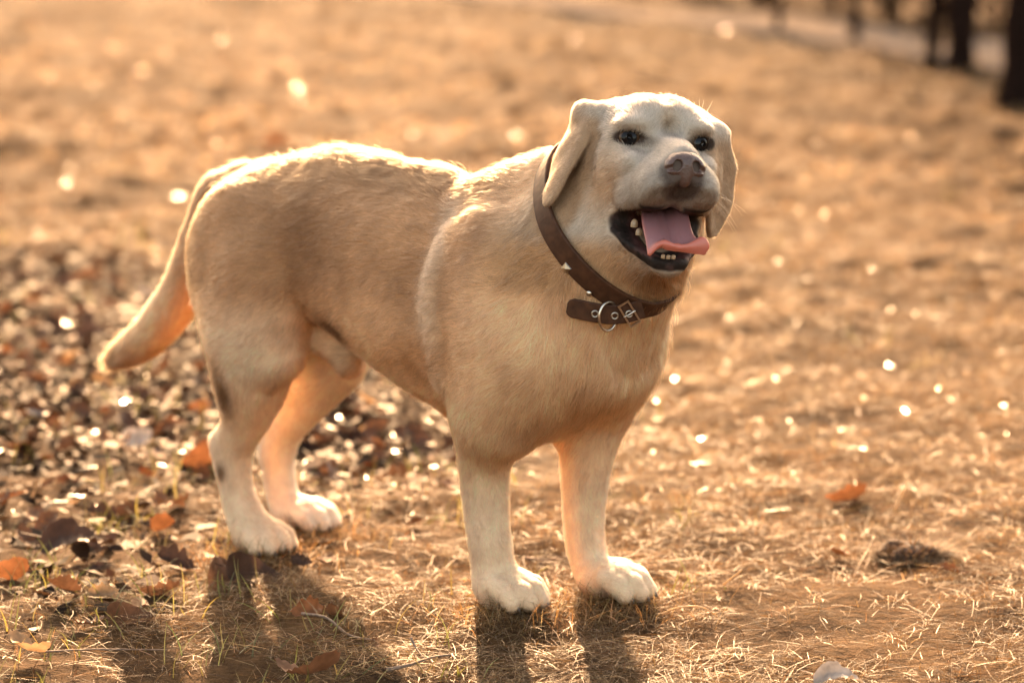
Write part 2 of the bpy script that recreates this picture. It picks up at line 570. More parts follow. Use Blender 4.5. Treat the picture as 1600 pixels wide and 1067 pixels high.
# ------------------------------------------------------------------ fallen leaves
def leaf_mat(name, c, trans=.22, rough=.62):
    m, nt, b, out = new_mat(name)
    tc = nt.nodes.new('ShaderNodeTexCoord')
    nz = nt.nodes.new('ShaderNodeTexNoise'); nz.inputs['Scale'].default_value = 45; nz.inputs['Detail'].default_value = 6
    nt.links.new(tc.outputs['Object'], nz.inputs['Vector'])
    oi = nt.nodes.new('ShaderNodeObjectInfo')
    rp = nt.nodes.new('ShaderNodeValToRGB'); c = np.array(c)
    rp.color_ramp.elements[0].position = .3; rp.color_ramp.elements[0].color = (*(c * .6), 1)
    rp.color_ramp.elements[1].position = .72; rp.color_ramp.elements[1].color = (*np.minimum(c * 1.35, .9), 1)
    nt.links.new(nz.outputs['Fac'], rp.inputs['Fac'])
    hs = nt.nodes.new('ShaderNodeHueSaturation')
    mr = nt.nodes.new('ShaderNodeMapRange'); mr.inputs['To Min'].default_value = .7; mr.inputs['To Max'].default_value = 1.3
    nt.links.new(oi.outputs['Random'], mr.inputs['Value']); nt.links.new(mr.outputs['Result'], hs.inputs['Value'])
    nt.links.new(rp.outputs['Color'], hs.inputs['Color'])
    b.inputs['Roughness'].default_value = rough
    b.inputs['Specular IOR Level'].default_value = .12
    bp = nt.nodes.new('ShaderNodeBump'); bp.inputs['Strength'].default_value = .4; bp.inputs['Distance'].default_value = .002
    nt.links.new(nz.outputs['Fac'], bp.inputs['Height']); nt.links.new(bp.outputs['Normal'], b.inputs['Normal'])
    tr = nt.nodes.new('ShaderNodeBsdfTranslucent')
    nt.links.new(hs.outputs['Color'], b.inputs['Base Color']); nt.links.new(hs.outputs['Color'], tr.inputs['Color'])
    mxs = nt.nodes.new('ShaderNodeMixShader'); mxs.inputs['Fac'].default_value = trans
    nt.links.new(b.outputs['BSDF'], mxs.inputs[1]); nt.links.new(tr.outputs['BSDF'], mxs.inputs[2])
    nt.links.new(mxs.outputs[0], out.inputs['Surface'])
    return m


LEAFM = [leaf_mat('leaf_russet', (.15, .062, .026), .25), leaf_mat('leaf_brown', (.11, .055, .030), .2),
         leaf_mat('leaf_dark', (.075, .040, .026), .12), leaf_mat('leaf_tan', (.24, .15, .08), .3), leaf_mat('leaf_grey', (.24, .20, .165), .2, .45)]


def leaf_mesh(seed, lobed=True, curl=1.0, L=.075):
    r = np.random.default_rng(seed)
    nu, nv = 19, 4
    v = []; f = []
    c1 = r.uniform(-.9, .9) * curl; c2 = r.uniform(.2, 1.0) * curl; tw = r.uniform(-.6, .6) * curl
    for i in range(nu):
        t = i / (nu - 1)
        w = .30 * math.sin(math.pi * min(1, t * .96 + .04) ** .8) ** .7
        if lobed: w *= .86 + .16 * math.cos(t * math.pi * 8) + r.uniform(-.05, .05)
        for j in range(-nv // 2, nv // 2 + 1):
            q = j / (nv / 2)
            xx = L * (t - .5); yy = L * w * q
            zz = L * (.35 * c1 * (t - .5) ** 2 * 2 + .9 * c2 * (w * q) ** 2 * 2.2 + tw * (t - .5) * w * q + .02 * r.normal())
            v.append((xx, yy, zz))
    m = nv + 1
    for i in range(nu - 1):
        for j in range(nv):
            f.append((i * m + j, (i + 1) * m + j, (i + 1) * m + j + 1, i * m + j + 1))
    # stalk
    k = len(v)
    for a in range(3):
        t = a / 2
        v += [(L * (-.5 - .28 * t), -.0006, .002 + .004 * t), (L * (-.5 - .28 * t), .0006, .002 + .004 * t)]
    f += [(k, k + 2, k + 3, k + 1), (k + 2, k + 4, k + 5, k + 3)]
    v = np.array(v); v[:, 2] -= v[:, 2].min()
    me = bpy.data.meshes.new('leaf')
    me.from_pydata([tuple(p) for p in v], [], f); me.update()
    me.polygons.foreach_set('use_smooth', [True] * len(me.polygons))
    return me


LEAVES = [[leaf_mesh(100 + i, i % 3 != 0, 1.0 + .35 * (i % 4)) for i in range(8)] for _ in LEAFM]
for g, m in zip(LEAVES, LEAFM):
    for i in range(len(g)):
        g[i] = g[i].copy(); g[i].materials.append(m)


def put_leaf(u, v, mi, vi, scale=1.0, rot=(0, 0, 0), lift=.004, label=None, group=None, xy=None):
    p = ground(u, v) if xy is None else np.array([*xy, 0])
    o = bpy.data.objects.new('fallen_leaf', LEAVES[mi][vi % 8])
    col.objects.link(o)
    o.location = (p[0], p[1], float(ground_z([p[0]], [p[1]])[0]) + lift)
    o.rotation_euler = rot
    o.scale = (scale,) * 3
    tag(o, label, 'leaf', group)
    return o


# leaves the photograph lets one pick out
put_leaf(392, 905, 2, 6, 1.15, (R(58), R(18), R(12)), .012, 'large dark brown leaf standing on edge against the near hind paw')
put_leaf(345, 905, 1, 3, 1.05, (R(38), R(-12), R(70)), .010, 'grey-brown curled leaf just left of the near hind paw')
put_leaf(120, 858, 2, 3, 1.5, (R(14), R(6), R(20)), .012, 'large dark flat leaf in the grass at lower left')
put_leaf(505, 738, 4, 5, 1.0, (R(28), R(10), R(-30)), .012, 'pale shiny leaf behind the far hind paw')
put_leaf(480, 1060, 1, 6, 1.2, (R(15), R(10), R(160)), .02, 'brown leaf at the bottom edge in the hind legs\' shadow')
put_leaf(1325, 775, 0, 4, 1.0, (R(55), R(5), R(200)), .014, 'upright russet leaf in the open lawn right of the dog')
put_leaf(1310, 856, 0, 0, .65, (R(20), R(8), R(100)), .008, 'small orange leaf left of the dark clod')
put_leaf(1490, 882, 0, 7, .6, (R(15), R(14), R(10)), .008, 'small rust leaf just right of the dark clod')
put_leaf(1312, 1078, 4, 3, .9, (R(10), R(5), R(5)), .016, 'whitish leaf at the bottom edge right of the forepaws')
put_leaf(480, 962, 0, 2, .7, (R(50), R(0), R(40)), .010, 'small curled russet leaf between hind and fore paws')
put_leaf(582, 998, 0, 5, .45, (R(60), R(0), R(80)), .010, 'tiny orange leaf beside the twig in the foreground')
put_leaf(262, 512, 0, 1, 1.0, (R(50), R(5), R(150)), .016, 'orange leaf glowing in the sun below the tail')
put_leaf(320, 735, 0, 3, 1.2, (R(66), R(5), R(190)), .016, 'upright orange-brown leaf behind the near hock')
put_leaf(5, 902, 0, 6, .9, (R(55), R(5), R(170)), .012, 'russet leaf cut by the left edge of the picture')
put_leaf(212, 690, 4, 0, 1.0, (R(35), R(-10), R(60)), .014, 'bluish grey leaf leaning in the litter under the tail')
put_leaf(430, 232, 0, 2, 1.3, (R(60), R(0), R(170)), .02, 'orange leaf seen just above the dog\'s rump')
# the rest lie thickly left of and behind the dog
cnt = 0
while cnt < 280:
    uu, vv = RNG.uniform(-60, 760), RNG.uniform(360, 1040)
    if RNG.random() > litter_mask(np.array([uu]), np.array([vv]))[0] * 1.0 + .03: continue
    mi = RNG.choice(5, p=[.17, .36, .38, .06, .03])
    st = RNG.random()
    sc_ = RNG.uniform(.42, .95)
    kind_l = ['russet', 'brown', 'blackish', 'tan', 'grey'][mi]
    size_l = 'big ' if sc_ > .80 else ('small ' if sc_ < .58 else '')
    pose_l = 'lying flat' if st < .7 else 'standing on edge'
    row_l = ['well behind the dog', 'level with the tail tip', 'level with the hocks', 'level with the hind paws', 'nearer than the hind paws'][int(np.searchsorted([500, 610, 720, 830], vv))]
    col_l = ['at the left picture edge', 'left of the tail', 'below the tail', 'by the near hind leg', 'under the belly', 'by the near foreleg'][int(np.searchsorted([90, 190, 310, 430, 620], uu))]
    lab = f'{size_l}{kind_l} leaf {pose_l}, {col_l}, {row_l}'
    grp = 'fallen leaves, ' + lab
    put_leaf(uu, vv, mi, int(RNG.integers(0, 8)), sc_, (RNG.normal(0, .35) if st < .7 else RNG.uniform(.6, 1.3), RNG.normal(0, .3), RNG.uniform(0, 6.3)), RNG.uniform(.003, .022), lab, grp)
    cnt += 1
# crumbled leaves, too many to tell apart
x, y, u, v = pix_points(60000, -300, 1900, 60, 1150, .9)
lm = litter_mask(u, v)
k = RNG.random(len(x)) < lm * 1.0 - .02
x, y = x[k], y[k]; n = len(x)
az = RNG.uniform(0, 6.3, n); tl = RNG.normal(0, .5, n); sz = .004 + .018 * RNG.random(n) ** 2
a1 = np.stack([np.cos(az), np.sin(az), .4 * tl], 1) * sz[:, None]
a2 = np.stack([-np.sin(az), np.cos(az), RNG.normal(0, .5, n)], 1) * (sz * RNG.uniform(.35, .8, n))[:, None]
c0 = np.stack([x, y, ground_z(x, y) + .004 + np.abs(a1[:, 2]) * .6 + np.abs(a2[:, 2]) * .6], 1)
bz = np.array([0, 0, 1.]) * (sz * RNG.uniform(-.3, .4, n))[:, None]
Vv = np.stack([c0 - a1, c0 - .45 * a1 - .7 * a2 + bz, c0 + .25 * a1 - 1.05 * a2 + .5 * bz, c0 + a1 * 1.15 - .25 * a2, c0 + .6 * a1 + .75 * a2 + bz, c0 - .3 * a1 + .55 * a2], 1).reshape(-1, 3)
crm = mesh_obj('leaf_crumbs', Vv, (np.arange(n)[:, None] * 6 + np.arange(6)[None]).astype(np.int32), grass_mat('crumbled_leaf', .22, .62, .07), smooth=False)
set_color(crm.data, 'tone', np.repeat(.34 * tones(n, [(.26, .10, .042), (.12, .058, .03), (.05, .028, .018), (.07, .038, .022), (.18, .105, .055), (.04, .023, .015), (.03, .018, .012)]), 6, 0))
tag(crm, 'brown crumbled leaf litter strewn over the ground left of the dog', 'leaf litter', kind='stuff')


# ------------------------------------------------------------------ twigs, stalks, clod
def tube(name, pts, r0, r1, mat, n=7, parent=None, steps=24):
    S = spline(np.asarray(pts, float), steps)
    T = np.gradient(S, axis=0); T /= np.linalg.norm(T, axis=1)[:, None]
    v = []; f = []
    for i, (p, t) in enumerate(zip(S, T)):
        a = np.cross(t, [.3, .2, .93]); a /= np.linalg.norm(a); b_ = np.cross(t, a)
        r = r0 + (r1 - r0) * i / (steps - 1)
        r *= 1 + .12 * math.sin(i * 2.1)
        for j in range(n):
            g_ = 2 * math.pi * j / n
            v.append(p + (a * math.cos(g_) + b_ * math.sin(g_)) * r)
    for i in range(steps - 1):
        for j in range(n):
            f.append((i * n + j, i * n + (j + 1) % n, (i + 1) * n + (j + 1) % n, (i + 1) * n + j))
    f.append(tuple(range(n))[::-1]); f.append(tuple(range((steps - 1) * n, steps * n)))
    return mesh_obj(name, v, f, mat, parent)


twig_m = plain_mat('twig_bark', (.16, .10, .065), .8, var=.4, scale=150, bump=.5)
stalk_m = grass_mat('dry_stalk', .35, .35)


def on_ground(u, v, z):
    p = ground(u, v, z); return p + np.array([0, 0, float(ground_z([p[0]], [p[1]])[0])])


def twig(pix, r, label, z=.014, mat=None, name='twig'):
    o = tube(name, [on_ground(u, v, z_) for (u, v), z_ in zip(pix, z if isinstance(z, (list, tuple)) else [z] * len(pix))], r, r * .45, mat or twig_m)
    if mat is stalk_m: set_color(o.data, 'tone', np.tile(np.array([.62, .46, .26]), (len(o.data.vertices), 1)))
    return tag(o, label, 'twig' if name == 'twig' else 'grass stalk', 'twigs and stalks in the straw')


twig([(605, 1034), (640, 1028), (672, 1014), (705, 1012)], .0028, 'short brown twig lying in straw left of the forepaw shadows')
twig([(472, 954), (510, 966), (545, 978), (585, 984)], .0022, 'thin dark twig running right from the small russet leaf')
twig([(642, 980), (650, 996), (662, 1014)], .0018, 'pale forked twig end pointing away from the camera', [.03, .02, .014])
twig([(60, 1002), (150, 998), (260, 1000)], .0016, 'long thin twig lying level at lower left')
twig([(820, 850), (850, 853), (895, 858)], .0030, 'dark stick on the ground between the forelegs', .012)
twig([(1332, 880), (1345, 852), (1356, 836), (1366, 815)], .0016, 'bright bent stalk standing left of the dark clod', [.0, .02, .03, .045], stalk_m, 'grass_stalk')
twig([(1035, 945), (1065, 932), (1100, 934), (1128, 950)], .0014, 'pale arched stalk right of the far forepaw', [.006, .03, .03, .006], stalk_m, 'grass_stalk')
twig([(862, 962), (872, 940), (880, 926)], .0016, 'pale stalk sticking up between the two forepaws', [.004, .02, .035], stalk_m, 'grass_stalk')
twig([(1398, 782), (1412, 752), (1422, 735)], .0018, 'bright straight stalk glowing beyond the dark clod', [.0, .03, .05], stalk_m, 'grass_stalk')
twig([(1130, 905), (1150, 890), (1160, 880)], .0014, 'short pale stalk in front of the open lawn', [.0, .02, .03], stalk_m, 'grass_stalk')

# dark clod of turned-up turf
cb = ground(1425, 850)
clod = bpy.data.objects.new('turf_clod', None); col.objects.link(clod); clod.location = (cb[0], cb[1], float(ground_z([cb[0]], [cb[1]])[0]))
tag(clod, 'dark clod of earth and dead grass on the lawn right of the dog', 'clod')
cfl = Field()
for i in range(30):
    a = RNG.uniform(0, 6.3); r_ = RNG.uniform(0, .046)
    cfl.add(ell((r_ * math.cos(a) * 1.25, r_ * math.sin(a), RNG.uniform(.0, .022) * (1 - r_ / .06)), RNG.uniform(.006, .016, 3)), .012)
cg = np.arange(-.085, .085, .003); cz = np.arange(-.02, .06, .003)
cv2, cf2 = surface_nets(cfl.grid(cg, cg, cz), cg, cg, cz)
mesh_obj('earth', cv2, cf2, plain_mat('dark_earth', (.045, .027, .016), .95, var=.5, scale=120, bump=1.0), clod)
n = 1100
az = RNG.uniform(0, 6.3, n); rr2 = np.sqrt(RNG.random(n)) * .052
bx_, by_ = rr2 * np.cos(az) * 1.2, rr2 * np.sin(az)
dirv = np.stack([np.cos(az), np.sin(az), RNG.uniform(.1, 1.2, n)], 1); dirv /= np.linalg.norm(dirv, axis=1)[:, None]
b0 = np.stack([bx_, by_, .024 * (1 - rr2 / .06) + .004], 1); Lb = RNG.uniform(.014, .045, n)[:, None]
sdv = np.stack([-np.sin(az), np.cos(az), 0 * az], 1) * .0009
Vb = np.stack([b0 - sdv, b0 + sdv, b0 + dirv * Lb + np.array([0, 0, -.006])], 1).reshape(-1, 3)
cgo = mesh_obj('dead_grass', Vb, (np.arange(n)[:, None] * 3 + np.arange(3)[None]).astype(np.int32), grass_mat('dead_blade', .2, .75, .1), clod)
set_color(cgo.data, 'tone', np.repeat(tones(n, [(.14, .085, .045), (.08, .05, .03), (.24, .15, .08)]), 3, 0))
# ------------------------------------------------------------------ trees and shrubs along the path
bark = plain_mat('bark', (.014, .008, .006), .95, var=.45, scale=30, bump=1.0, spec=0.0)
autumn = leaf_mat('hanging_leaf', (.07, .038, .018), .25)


def leaf_cloud(name, centers, n, spread, size, mat, parent):
    C_ = np.asarray(centers)[RNG.integers(0, len(centers), n)] + RNG.normal(0, 1, (n, 3)) * spread
    a = RNG.normal(size=(n, 3)); a /= np.linalg.norm(a, axis=1)[:, None]
    b_ = np.cross(a, RNG.normal(size=(n, 3))); b_ /= np.linalg.norm(b_, axis=1)[:, None]
    s_ = (size * RNG.uniform(.6, 1.3, n))[:, None]
    c_ = np.cross(a, b_) * s_ * .15
    V_ = np.stack([C_ - a * s_, C_ - b_ * s_ * .45 + c_, C_ + a * s_, C_ + b_ * s_ * .45 + c_], 1).reshape(-1, 3)
    return mesh_obj(name, V_, (np.arange(n)[:, None] * 4 + np.arange(4)[None]).astype(np.int32), mat, parent, smooth=False)


def tree(u, v, dia, height, label, leaves, lean=0.0):
    p = ground(u, v)
    t = bpy.data.objects.new('tree', None); col.objects.link(t)
    t.location = (p[0], p[1], float(ground_z([p[0]], [p[1]])[0]) - .02)
    tag(t, label, 'tree', 'trees by the pale path')
    H_ = height
    pts = [(0, 0, -.05), (lean * .1 + .01, .0, H_ * .12), (lean * .35, .02, H_ * .35), (lean * .6 + .03, -.02, H_ * .65), (lean, 0, H_)]
    P_ = np.array(pts) ; rr0 = dia / 2
    tube('trunk', P_, rr0 * 1.15, rr0 * .25, bark, 10, t, 30)
    S = spline(P_, 40)
    ends = [S[-1]]
    for i in range(9):
        k = int(RNG.integers(15, 37)); a = RNG.uniform(0, 6.3); L_ = H_ * RNG.uniform(.16, .30)
        d = np.array([math.cos(a), math.sin(a), RNG.uniform(.35, 1.0)])
        e = S[k] + d * L_
        tube('limb', [S[k], S[k] + d * L_ * .5 + np.array([0, 0, -.03]), e], rr0 * .35, rr0 * .08, bark, 6, t, 10)
        ends += [e, S[k] + d * L_ * .7]
        for j in range(2):
            e2 = e + np.array([RNG.normal(), RNG.normal(), RNG.uniform(.2, 1)]) * L_ * .3
            tube('twig', [S[k] + d * L_ * .6, (S[k] + d * L_ * .6 + e2) / 2 + .02, e2], rr0 * .13, rr0 * .04, bark, 5, t, 6)
            ends.append(e2)
    leaf_cloud('crown', ends, leaves, H_ * .05, .035, autumn, t)
    return t


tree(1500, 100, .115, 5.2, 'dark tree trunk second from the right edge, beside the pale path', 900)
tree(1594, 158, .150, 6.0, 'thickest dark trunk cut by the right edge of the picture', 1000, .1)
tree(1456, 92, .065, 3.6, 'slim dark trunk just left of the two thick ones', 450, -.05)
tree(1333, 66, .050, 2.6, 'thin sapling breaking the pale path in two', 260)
tree(1214, 50, .042, 2.4, 'thinnest sapling, farthest left along the pale path', 220)


def shrub(u, v, h, label, n):
    p = ground(u, v)
    t = bpy.data.objects.new('shrub', None); col.objects.link(t)
    t.location = (p[0], p[1], float(ground_z([p[0]], [p[1]])[0]) - .01)
    tag(t, label, 'shrub', 'shrubs on the far side of the path')
    ends = []
    for i in range(11):
        a = RNG.uniform(0, 6.3); d = np.array([math.cos(a) * .55, math.sin(a) * .55, 1.0]) * h * RNG.uniform(.6, 1)
        tube('stem', [(0, 0, 0), d * .5 + np.array([d[0], d[1], 0]) * .1, d], .012, .004, bark, 5, t, 8)
        ends += [d, d * .75, d * .5, d * .3 + np.array([d[0], d[1], 0]) * .3]
    leaf_cloud('foliage', ends, n, h * .13, .030, autumn, t)


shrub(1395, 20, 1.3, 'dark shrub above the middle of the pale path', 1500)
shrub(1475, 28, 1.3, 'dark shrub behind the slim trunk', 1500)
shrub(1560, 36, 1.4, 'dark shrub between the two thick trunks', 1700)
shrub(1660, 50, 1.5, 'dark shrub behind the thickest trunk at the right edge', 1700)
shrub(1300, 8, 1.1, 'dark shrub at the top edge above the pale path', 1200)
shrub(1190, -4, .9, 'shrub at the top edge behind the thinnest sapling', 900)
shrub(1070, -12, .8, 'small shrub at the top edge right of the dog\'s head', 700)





# ------------------------------------------------------------------ head frame
def head_frame(yaw, pitch, roll):
    f = np.array([math.sin(yaw) * math.cos(pitch), -math.cos(yaw) * math.cos(pitch), math.sin(pitch)])
    l = np.cross([0, 0, 1.0], f); l /= np.linalg.norm(l)
    u = np.cross(f, l)
    l2 = l * math.cos(roll) + u * math.sin(roll)
    return f, l2, np.cross(f, l2)


HS = 1.2
hf, hl, hu = head_frame(R(14), R(9.5), R(-6))
HB = CAM + ray(1039, 218) * 4.2
HR = np.stack([[v @ Fd, v @ Ld, v[2]] for v in (hf, hl, hu)])      # rows: head axes in the dog's frame
HO = todog(HB)


def Hd(x, y, z):
    return HO + HS * (x * HR[0] + y * HR[1] + z * HR[2])


def to_head(P):
    return ((P - HO) @ HR.T) / HS


def hell(c, r, rot=None):
    """ellipsoid in head coordinates; rot = pitch in degrees about the head's lateral axis (nose down positive)"""
    M = HR.copy()
    if rot:
        a = R(rot)
        M = np.stack([HR[0] * math.cos(a) - HR[2] * math.sin(a), HR[1], HR[0] * math.sin(a) + HR[2] * math.cos(a)])
    return ell(Hd(*c), np.array(r) * HS, M)


def hcone(a, b, ra, rb):
    return cone(Hd(*a), Hd(*b), ra * HS, rb * HS)


# ------------------------------------------------------------------ the dog's body
FLOW = []          # (point, direction) of the coat


def flow(p, d):
    d = np.asarray(d, float)
    FLOW.append((np.asarray(p, float), d / np.linalg.norm(d)))


fld = Field()


def surf_hit(u, v_, off=0.0, t0=3.9, t1=5.1):
    """where the line of sight meets the dog, off metres above its skin"""
    ts = np.arange(t0, t1, .001)
    Q = CAM[None] + ray(u, v_)[None] * ts[:, None] - ORG
    Q = np.stack([Q @ Fd, Q @ Ld, Q[:, 2]], 1)
    d = fld.at(Q)
    k = np.nonzero(d < off)[0]
    return Q[k[0]] if len(k) else Q[len(Q) // 2]


ST = np.array([
    # s, top, bottom, half width
    [-0.675, 0.500, 0.440, 0.030],
    [-0.635, 0.543, 0.375, 0.075],
    [-0.590, 0.568, 0.335, 0.100],
    [-0.510, 0.590, 0.348, 0.106],
    [-0.430, 0.601, 0.346, 0.110],
    [-0.330, 0.600, 0.308, 0.120],
    [-0.230, 0.587, 0.264, 0.130],
    [-0.150, 0.576, 0.238, 0.130],
    [-0.060, 0.574, 0.228, 0.118],
    [0.020, 0.558, 0.236, 0.100],
    [0.075, 0.520, 0.285, 0.078],
    [0.110, 0.470, 0.340, 0.045]])


def torso():
    s0, s1 = ST[0, 0], ST[-1, 0]
    ss = np.linspace(s0, s1, 400)

    def cub(c):
        y = np.interp(ss, ST[:, 0], ST[:, c])
        ker = np.hanning(41); ker /= ker.sum()
        yp = np.concatenate([np.full(20, y[0]), y, np.full(20, y[-1])])
        return np.convolve(yp, ker, 'valid')
    T, B, W = cub(1), cub(2), cub(3)

    def f(x, y, z):
        sc = np.clip(x, s0, s1)
        t = np.interp(sc, ss, T); b = np.interp(sc, ss, B); w = np.interp(sc, ss, W)
        c = (t + b) / 2; h = (t - b) / 2
        # a little wider low on the ribs than at the spine
        zz = (z - c) / h
        ww = w * (1 - 0.10 * np.clip(zz, -1, 1) - .24 * np.clip(zz, 0, 1) ** 2)
        q = np.sqrt((np.abs(y) / ww) ** 2.05 + np.abs(zz) ** 2.05 + 1e-9) ** (2 / 2.05)
        d = (q - 1) * np.minimum(ww, h) * 0.75
        ex = np.maximum(np.maximum(s0 - x, x - s1), 0)
        return np.where(ex > 0, np.sqrt(np.maximum(d, 0) ** 2 + ex ** 2) + np.minimum(d, 0) * 0 , d)
    return f, np.array([s0, -.15, .22]), np.array([s1, .15, .61])


fld.add(torso(), 0.01)
for q in np.linspace(-.6, .05, 8):
    for l in (-.13, .13):
        flow((q, l, .5), (-1, 0, -.25)); flow((q, l, .35), (-1, 0, -.45))
    flow((q, 0, .6), (-1, 0, 0)); flow((q, 0, .25), (-1, 0, -.1))
for sd in (-1, 1):
    fld.add(ell((-0.055, sd * .086, .41), (.075, .042, .135)), .05)               # shoulder blade
    fld.add(ell((0.035, sd * .078, .350), (.058, .045, .075)), .05)                # point of shoulder
    fld.add(ell((-0.560, sd * .078, .415), (.085, .050, .125)), .05)              # haunch
fld.add(ell((0.075, 0, .365), (.050, .065, .080)), .05)                           # breastbone


def limb(pts, l, k=.03):
    P, Q = [], []
    for u, v, rp, *dl in pts:
        p = PL(u, v, l + (dl[0] if dl else 0))
        P.append(p); Q.append(rp * PXM * (1 - (p[0] * math.sin(YAW)) / 4.3))
    fld.add(chain(P, Q), k)
    for a, b in zip(P[1:-1], P[2:]):
        flow((a + b) / 2, b - a)


# near foreleg, far foreleg, near hind leg, far hind leg
limb([(785, 520, 66, -.020), (775, 590, 60, -.022), (764, 650, 48, -.018), (759, 700, 41, -.008), (758, 750, 37), (761, 815, 34), (766, 850, 34), (772, 895, 32), (782, 925, 33)], -.072)
limb([(950, 540, 60, .014), (938, 600, 58, .014), (926, 650, 49, .010), (918, 700, 43), (914, 750, 37), (912, 805, 32), (915, 850, 31), (925, 893, 30), (938, 915, 31)], .072)
limb([(415, 430, 80), (398, 500, 82), (394, 560, 68), (389, 612, 52), (383, 655, 37), (365, 697, 31), (367, 748, 25.5), (375, 785, 27), (388, 818, 31), (398, 840, 30)], -.078)
fld.add(cone(PL(345, 688, -.078), PL(355, 722, -.078), .014, .010), .026)          # point of hock
fld.add(cone(PL(424, 515, -.088), PL(440, 555, -.084), .042, .030), .04)            # stifle
limb([(525, 470, 78), (512, 540, 72), (492, 590, 54), (468, 630, 42), (444, 666, 33), (434, 711, 26.5), (437, 750, 24), (445, 788, 26), (458, 812, 27)], .080)
fld.add(cone(PL(417, 672, .08), PL(422, 704, .08), .014, .010), .026)


def paw(c, yaw, sc=1.0):
    """toes, pads and the knuckles' arch; c = ground point of the paw's middle"""
    ca, sa = math.cos(yaw), math.sin(yaw)

    def W(x, y, z):
        return np.array([c[0] + sc * (x * ca - y * sa), c[1] + sc * (x * sa + y * ca), sc * z])
    M = np.array([[ca, sa, 0], [-sa, ca, 0], [0, 0, 1]])
    fld.add(ell(W(-.012, 0, .026), np.array((.040, .032, .026)) * sc, M), .02)
    claws = []
    for y, x1, x0 in ((-.030, .030, -.006), (-.0115, .044, .006), (.0115, .044, .006), (.030, .030, -.006)):
        fld.add(cone(W(x0, y * .8, .033), W(x1 - .013, y * 1.02, .0255), .0150 * sc, .0140 * sc), .005)
        fld.add(cone(W(x1 - .013, y * 1.02, .0255), W(x1, y * 1.06, .0135), .0140 * sc, .0115 * sc), .004)
        claws.append((W(x1 + .006, y * 1.07, .012), W(x1 + .015, y * 1.10, .004)))
        flow(W(x1, y, .02), W(x1 + .1, y, 0) - W(x1, y, .02))
    return claws


CLAWS = []
CLAWS += paw(todog(ground(796, 948)), R(4), 1.03)
CLAWS += paw(todog(ground(962, 934)), R(14), 1.02)
CLAWS += paw(todog(ground(412, 862)), R(-12), .95)
CLAWS += paw(todog(ground(482, 826)), R(6), .94)

# tail
TAIL = [(380, 290, 28), (340, 300, 30), (322, 345, 31), (305, 405, 34), (280, 465, 36), (246, 512, 33), (208, 543, 25), (176, 563, 12)]
TAILP = [PL(u, v, -.005) for u, v, _ in TAIL]
fld.add(chain(TAILP, [r * PXM * 1.08 * 1.0 for _, _, r in TAIL]), .022)
for a, b in zip(TAILP[1:-1], TAILP[2:]):
    flow((a + b) / 2, b - a + np.array([0, 0, -.025])); flow(b, b - a)

# sheath and groin
fld.add(cone(PL(500, 512, -.012), PL(546, 566, -.022), .030, .019), .024)

# neck
NK0 = np.array([-.01, 0, .440]); NK1 = np.array([.085, 0.0, .520]); NK2 = Hd(-.080, 0, -.03)
fld.add(cone(NK0, NK1, .125, .098), .06)
fld.add(cone(NK1, NK2, .096, .062), .04)
fld.add(cone((.055, 0, .42), Hd(-.045, 0, -.115), .098, .056), .05)
fld.add(cone(Hd(-.075, -.046, -.015), PYd(892, 300, 4.30), .028, .034), .03)
fld.add(cone(Hd(-.075, .046, -.015), Hd(-.085, .045, -.09), .030, .034), .03)
for sd in (-1, 1):
    fld.add(ell((.078, sd * .045, .375), (.040, .038, .070)), .03)               # breast
    fld.add(cone((.030, sd * .088, .36), (-.025, sd * .090, .265), .046, .040), .05)  # upper arm
fld.add(cone(PL(785, 335, 0), PL(866, 280, 0), .050, .038), .04)                # nape
# fold of skin behind the shoulder
FOLD = [surf_hit(u, v, -.007) for u, v in ((722, 330), (706, 365), (690, 410), (680, 465), (683, 530), (694, 590))]
fld.add(chain(FOLD[1:], [.005, .010, .012, .011, .006]), .022)
for q in (-.1, .1):
    flow((.05, q, .5), (-.8, 0, -.6)); flow((.1, q, .42), (-.3, 0, -1)); flow((.08, q, .33), (-.2, 0, -1))
    flow((.08, q, .6), (-.9, 0, -.5))
flow((.15, 0, .45), (-.1, 0, -1)); flow((.13, 0, .36), (-.3, 0, -1)); flow((.0, 0, .62), (-1, 0, -.3)); flow((.1, 0, .24), (-1, 0, -.5))

# head: skull, brows, cheeks, muzzle, flews, jaw
fld.add(hell((-.052, 0, .004), (.068, .064, .049)), .03)
fld.add(hell((-.020, 0, .012), (.034, .046, .034)), .02)
for sd in (-1, 1):
    fld.add(hell((-.005, sd * .034, .0150), (.021, .022, .0105)), .010)            # brow
    fld.add(hell((-.048, sd * .052, -.032), (.046, .028, .042)), .03)             # cheek
    fld.add(hell((.006, sd * .040, -.030), (.030, .016, .018)), .018)             # below the eye
fld.add(hcone((-.005, 0, -.010), (.068, 0, -.028), .028, .018), .02)              # bridge
fld.add(hell((.034, 0, -.045), (.056, .037, .030)), .015)
for sd in (-1, 1):
    fld.add(hell((.046, sd * .0245, -.057), (.043, .0235, .0285), 4), .008)          # flew
    fld.add(hell((.010, sd * .038, -.064), (.034, .017, .021), -6), .012)
fld.add(hell((.070, 0, -.046), (.018, .026, .024)), .012)
for sd in (-1, 1):
    fld.add(hell((.066, sd * .018, -.056), (.021, .019, .025)), .008)             # square front of the muzzle
fld.add(hcone((-.055, 0, -.088), (-.01, 0, -.112), .044, .036), .03)              # jaw
fld.add(hcone((-.01, 0, -.110), (.040, 0, -.137), .033, .015), .02)
for sd in (-1, 1):
    fld.add(hcone((-.02, sd * .040, -.088), (.010, sd * .031, -.112), .013, .011), .012)
    fld.add(hcone((.010, sd * .031, -.112), (.042, sd * .012, -.136), .011, .009), .012)   # lower lip



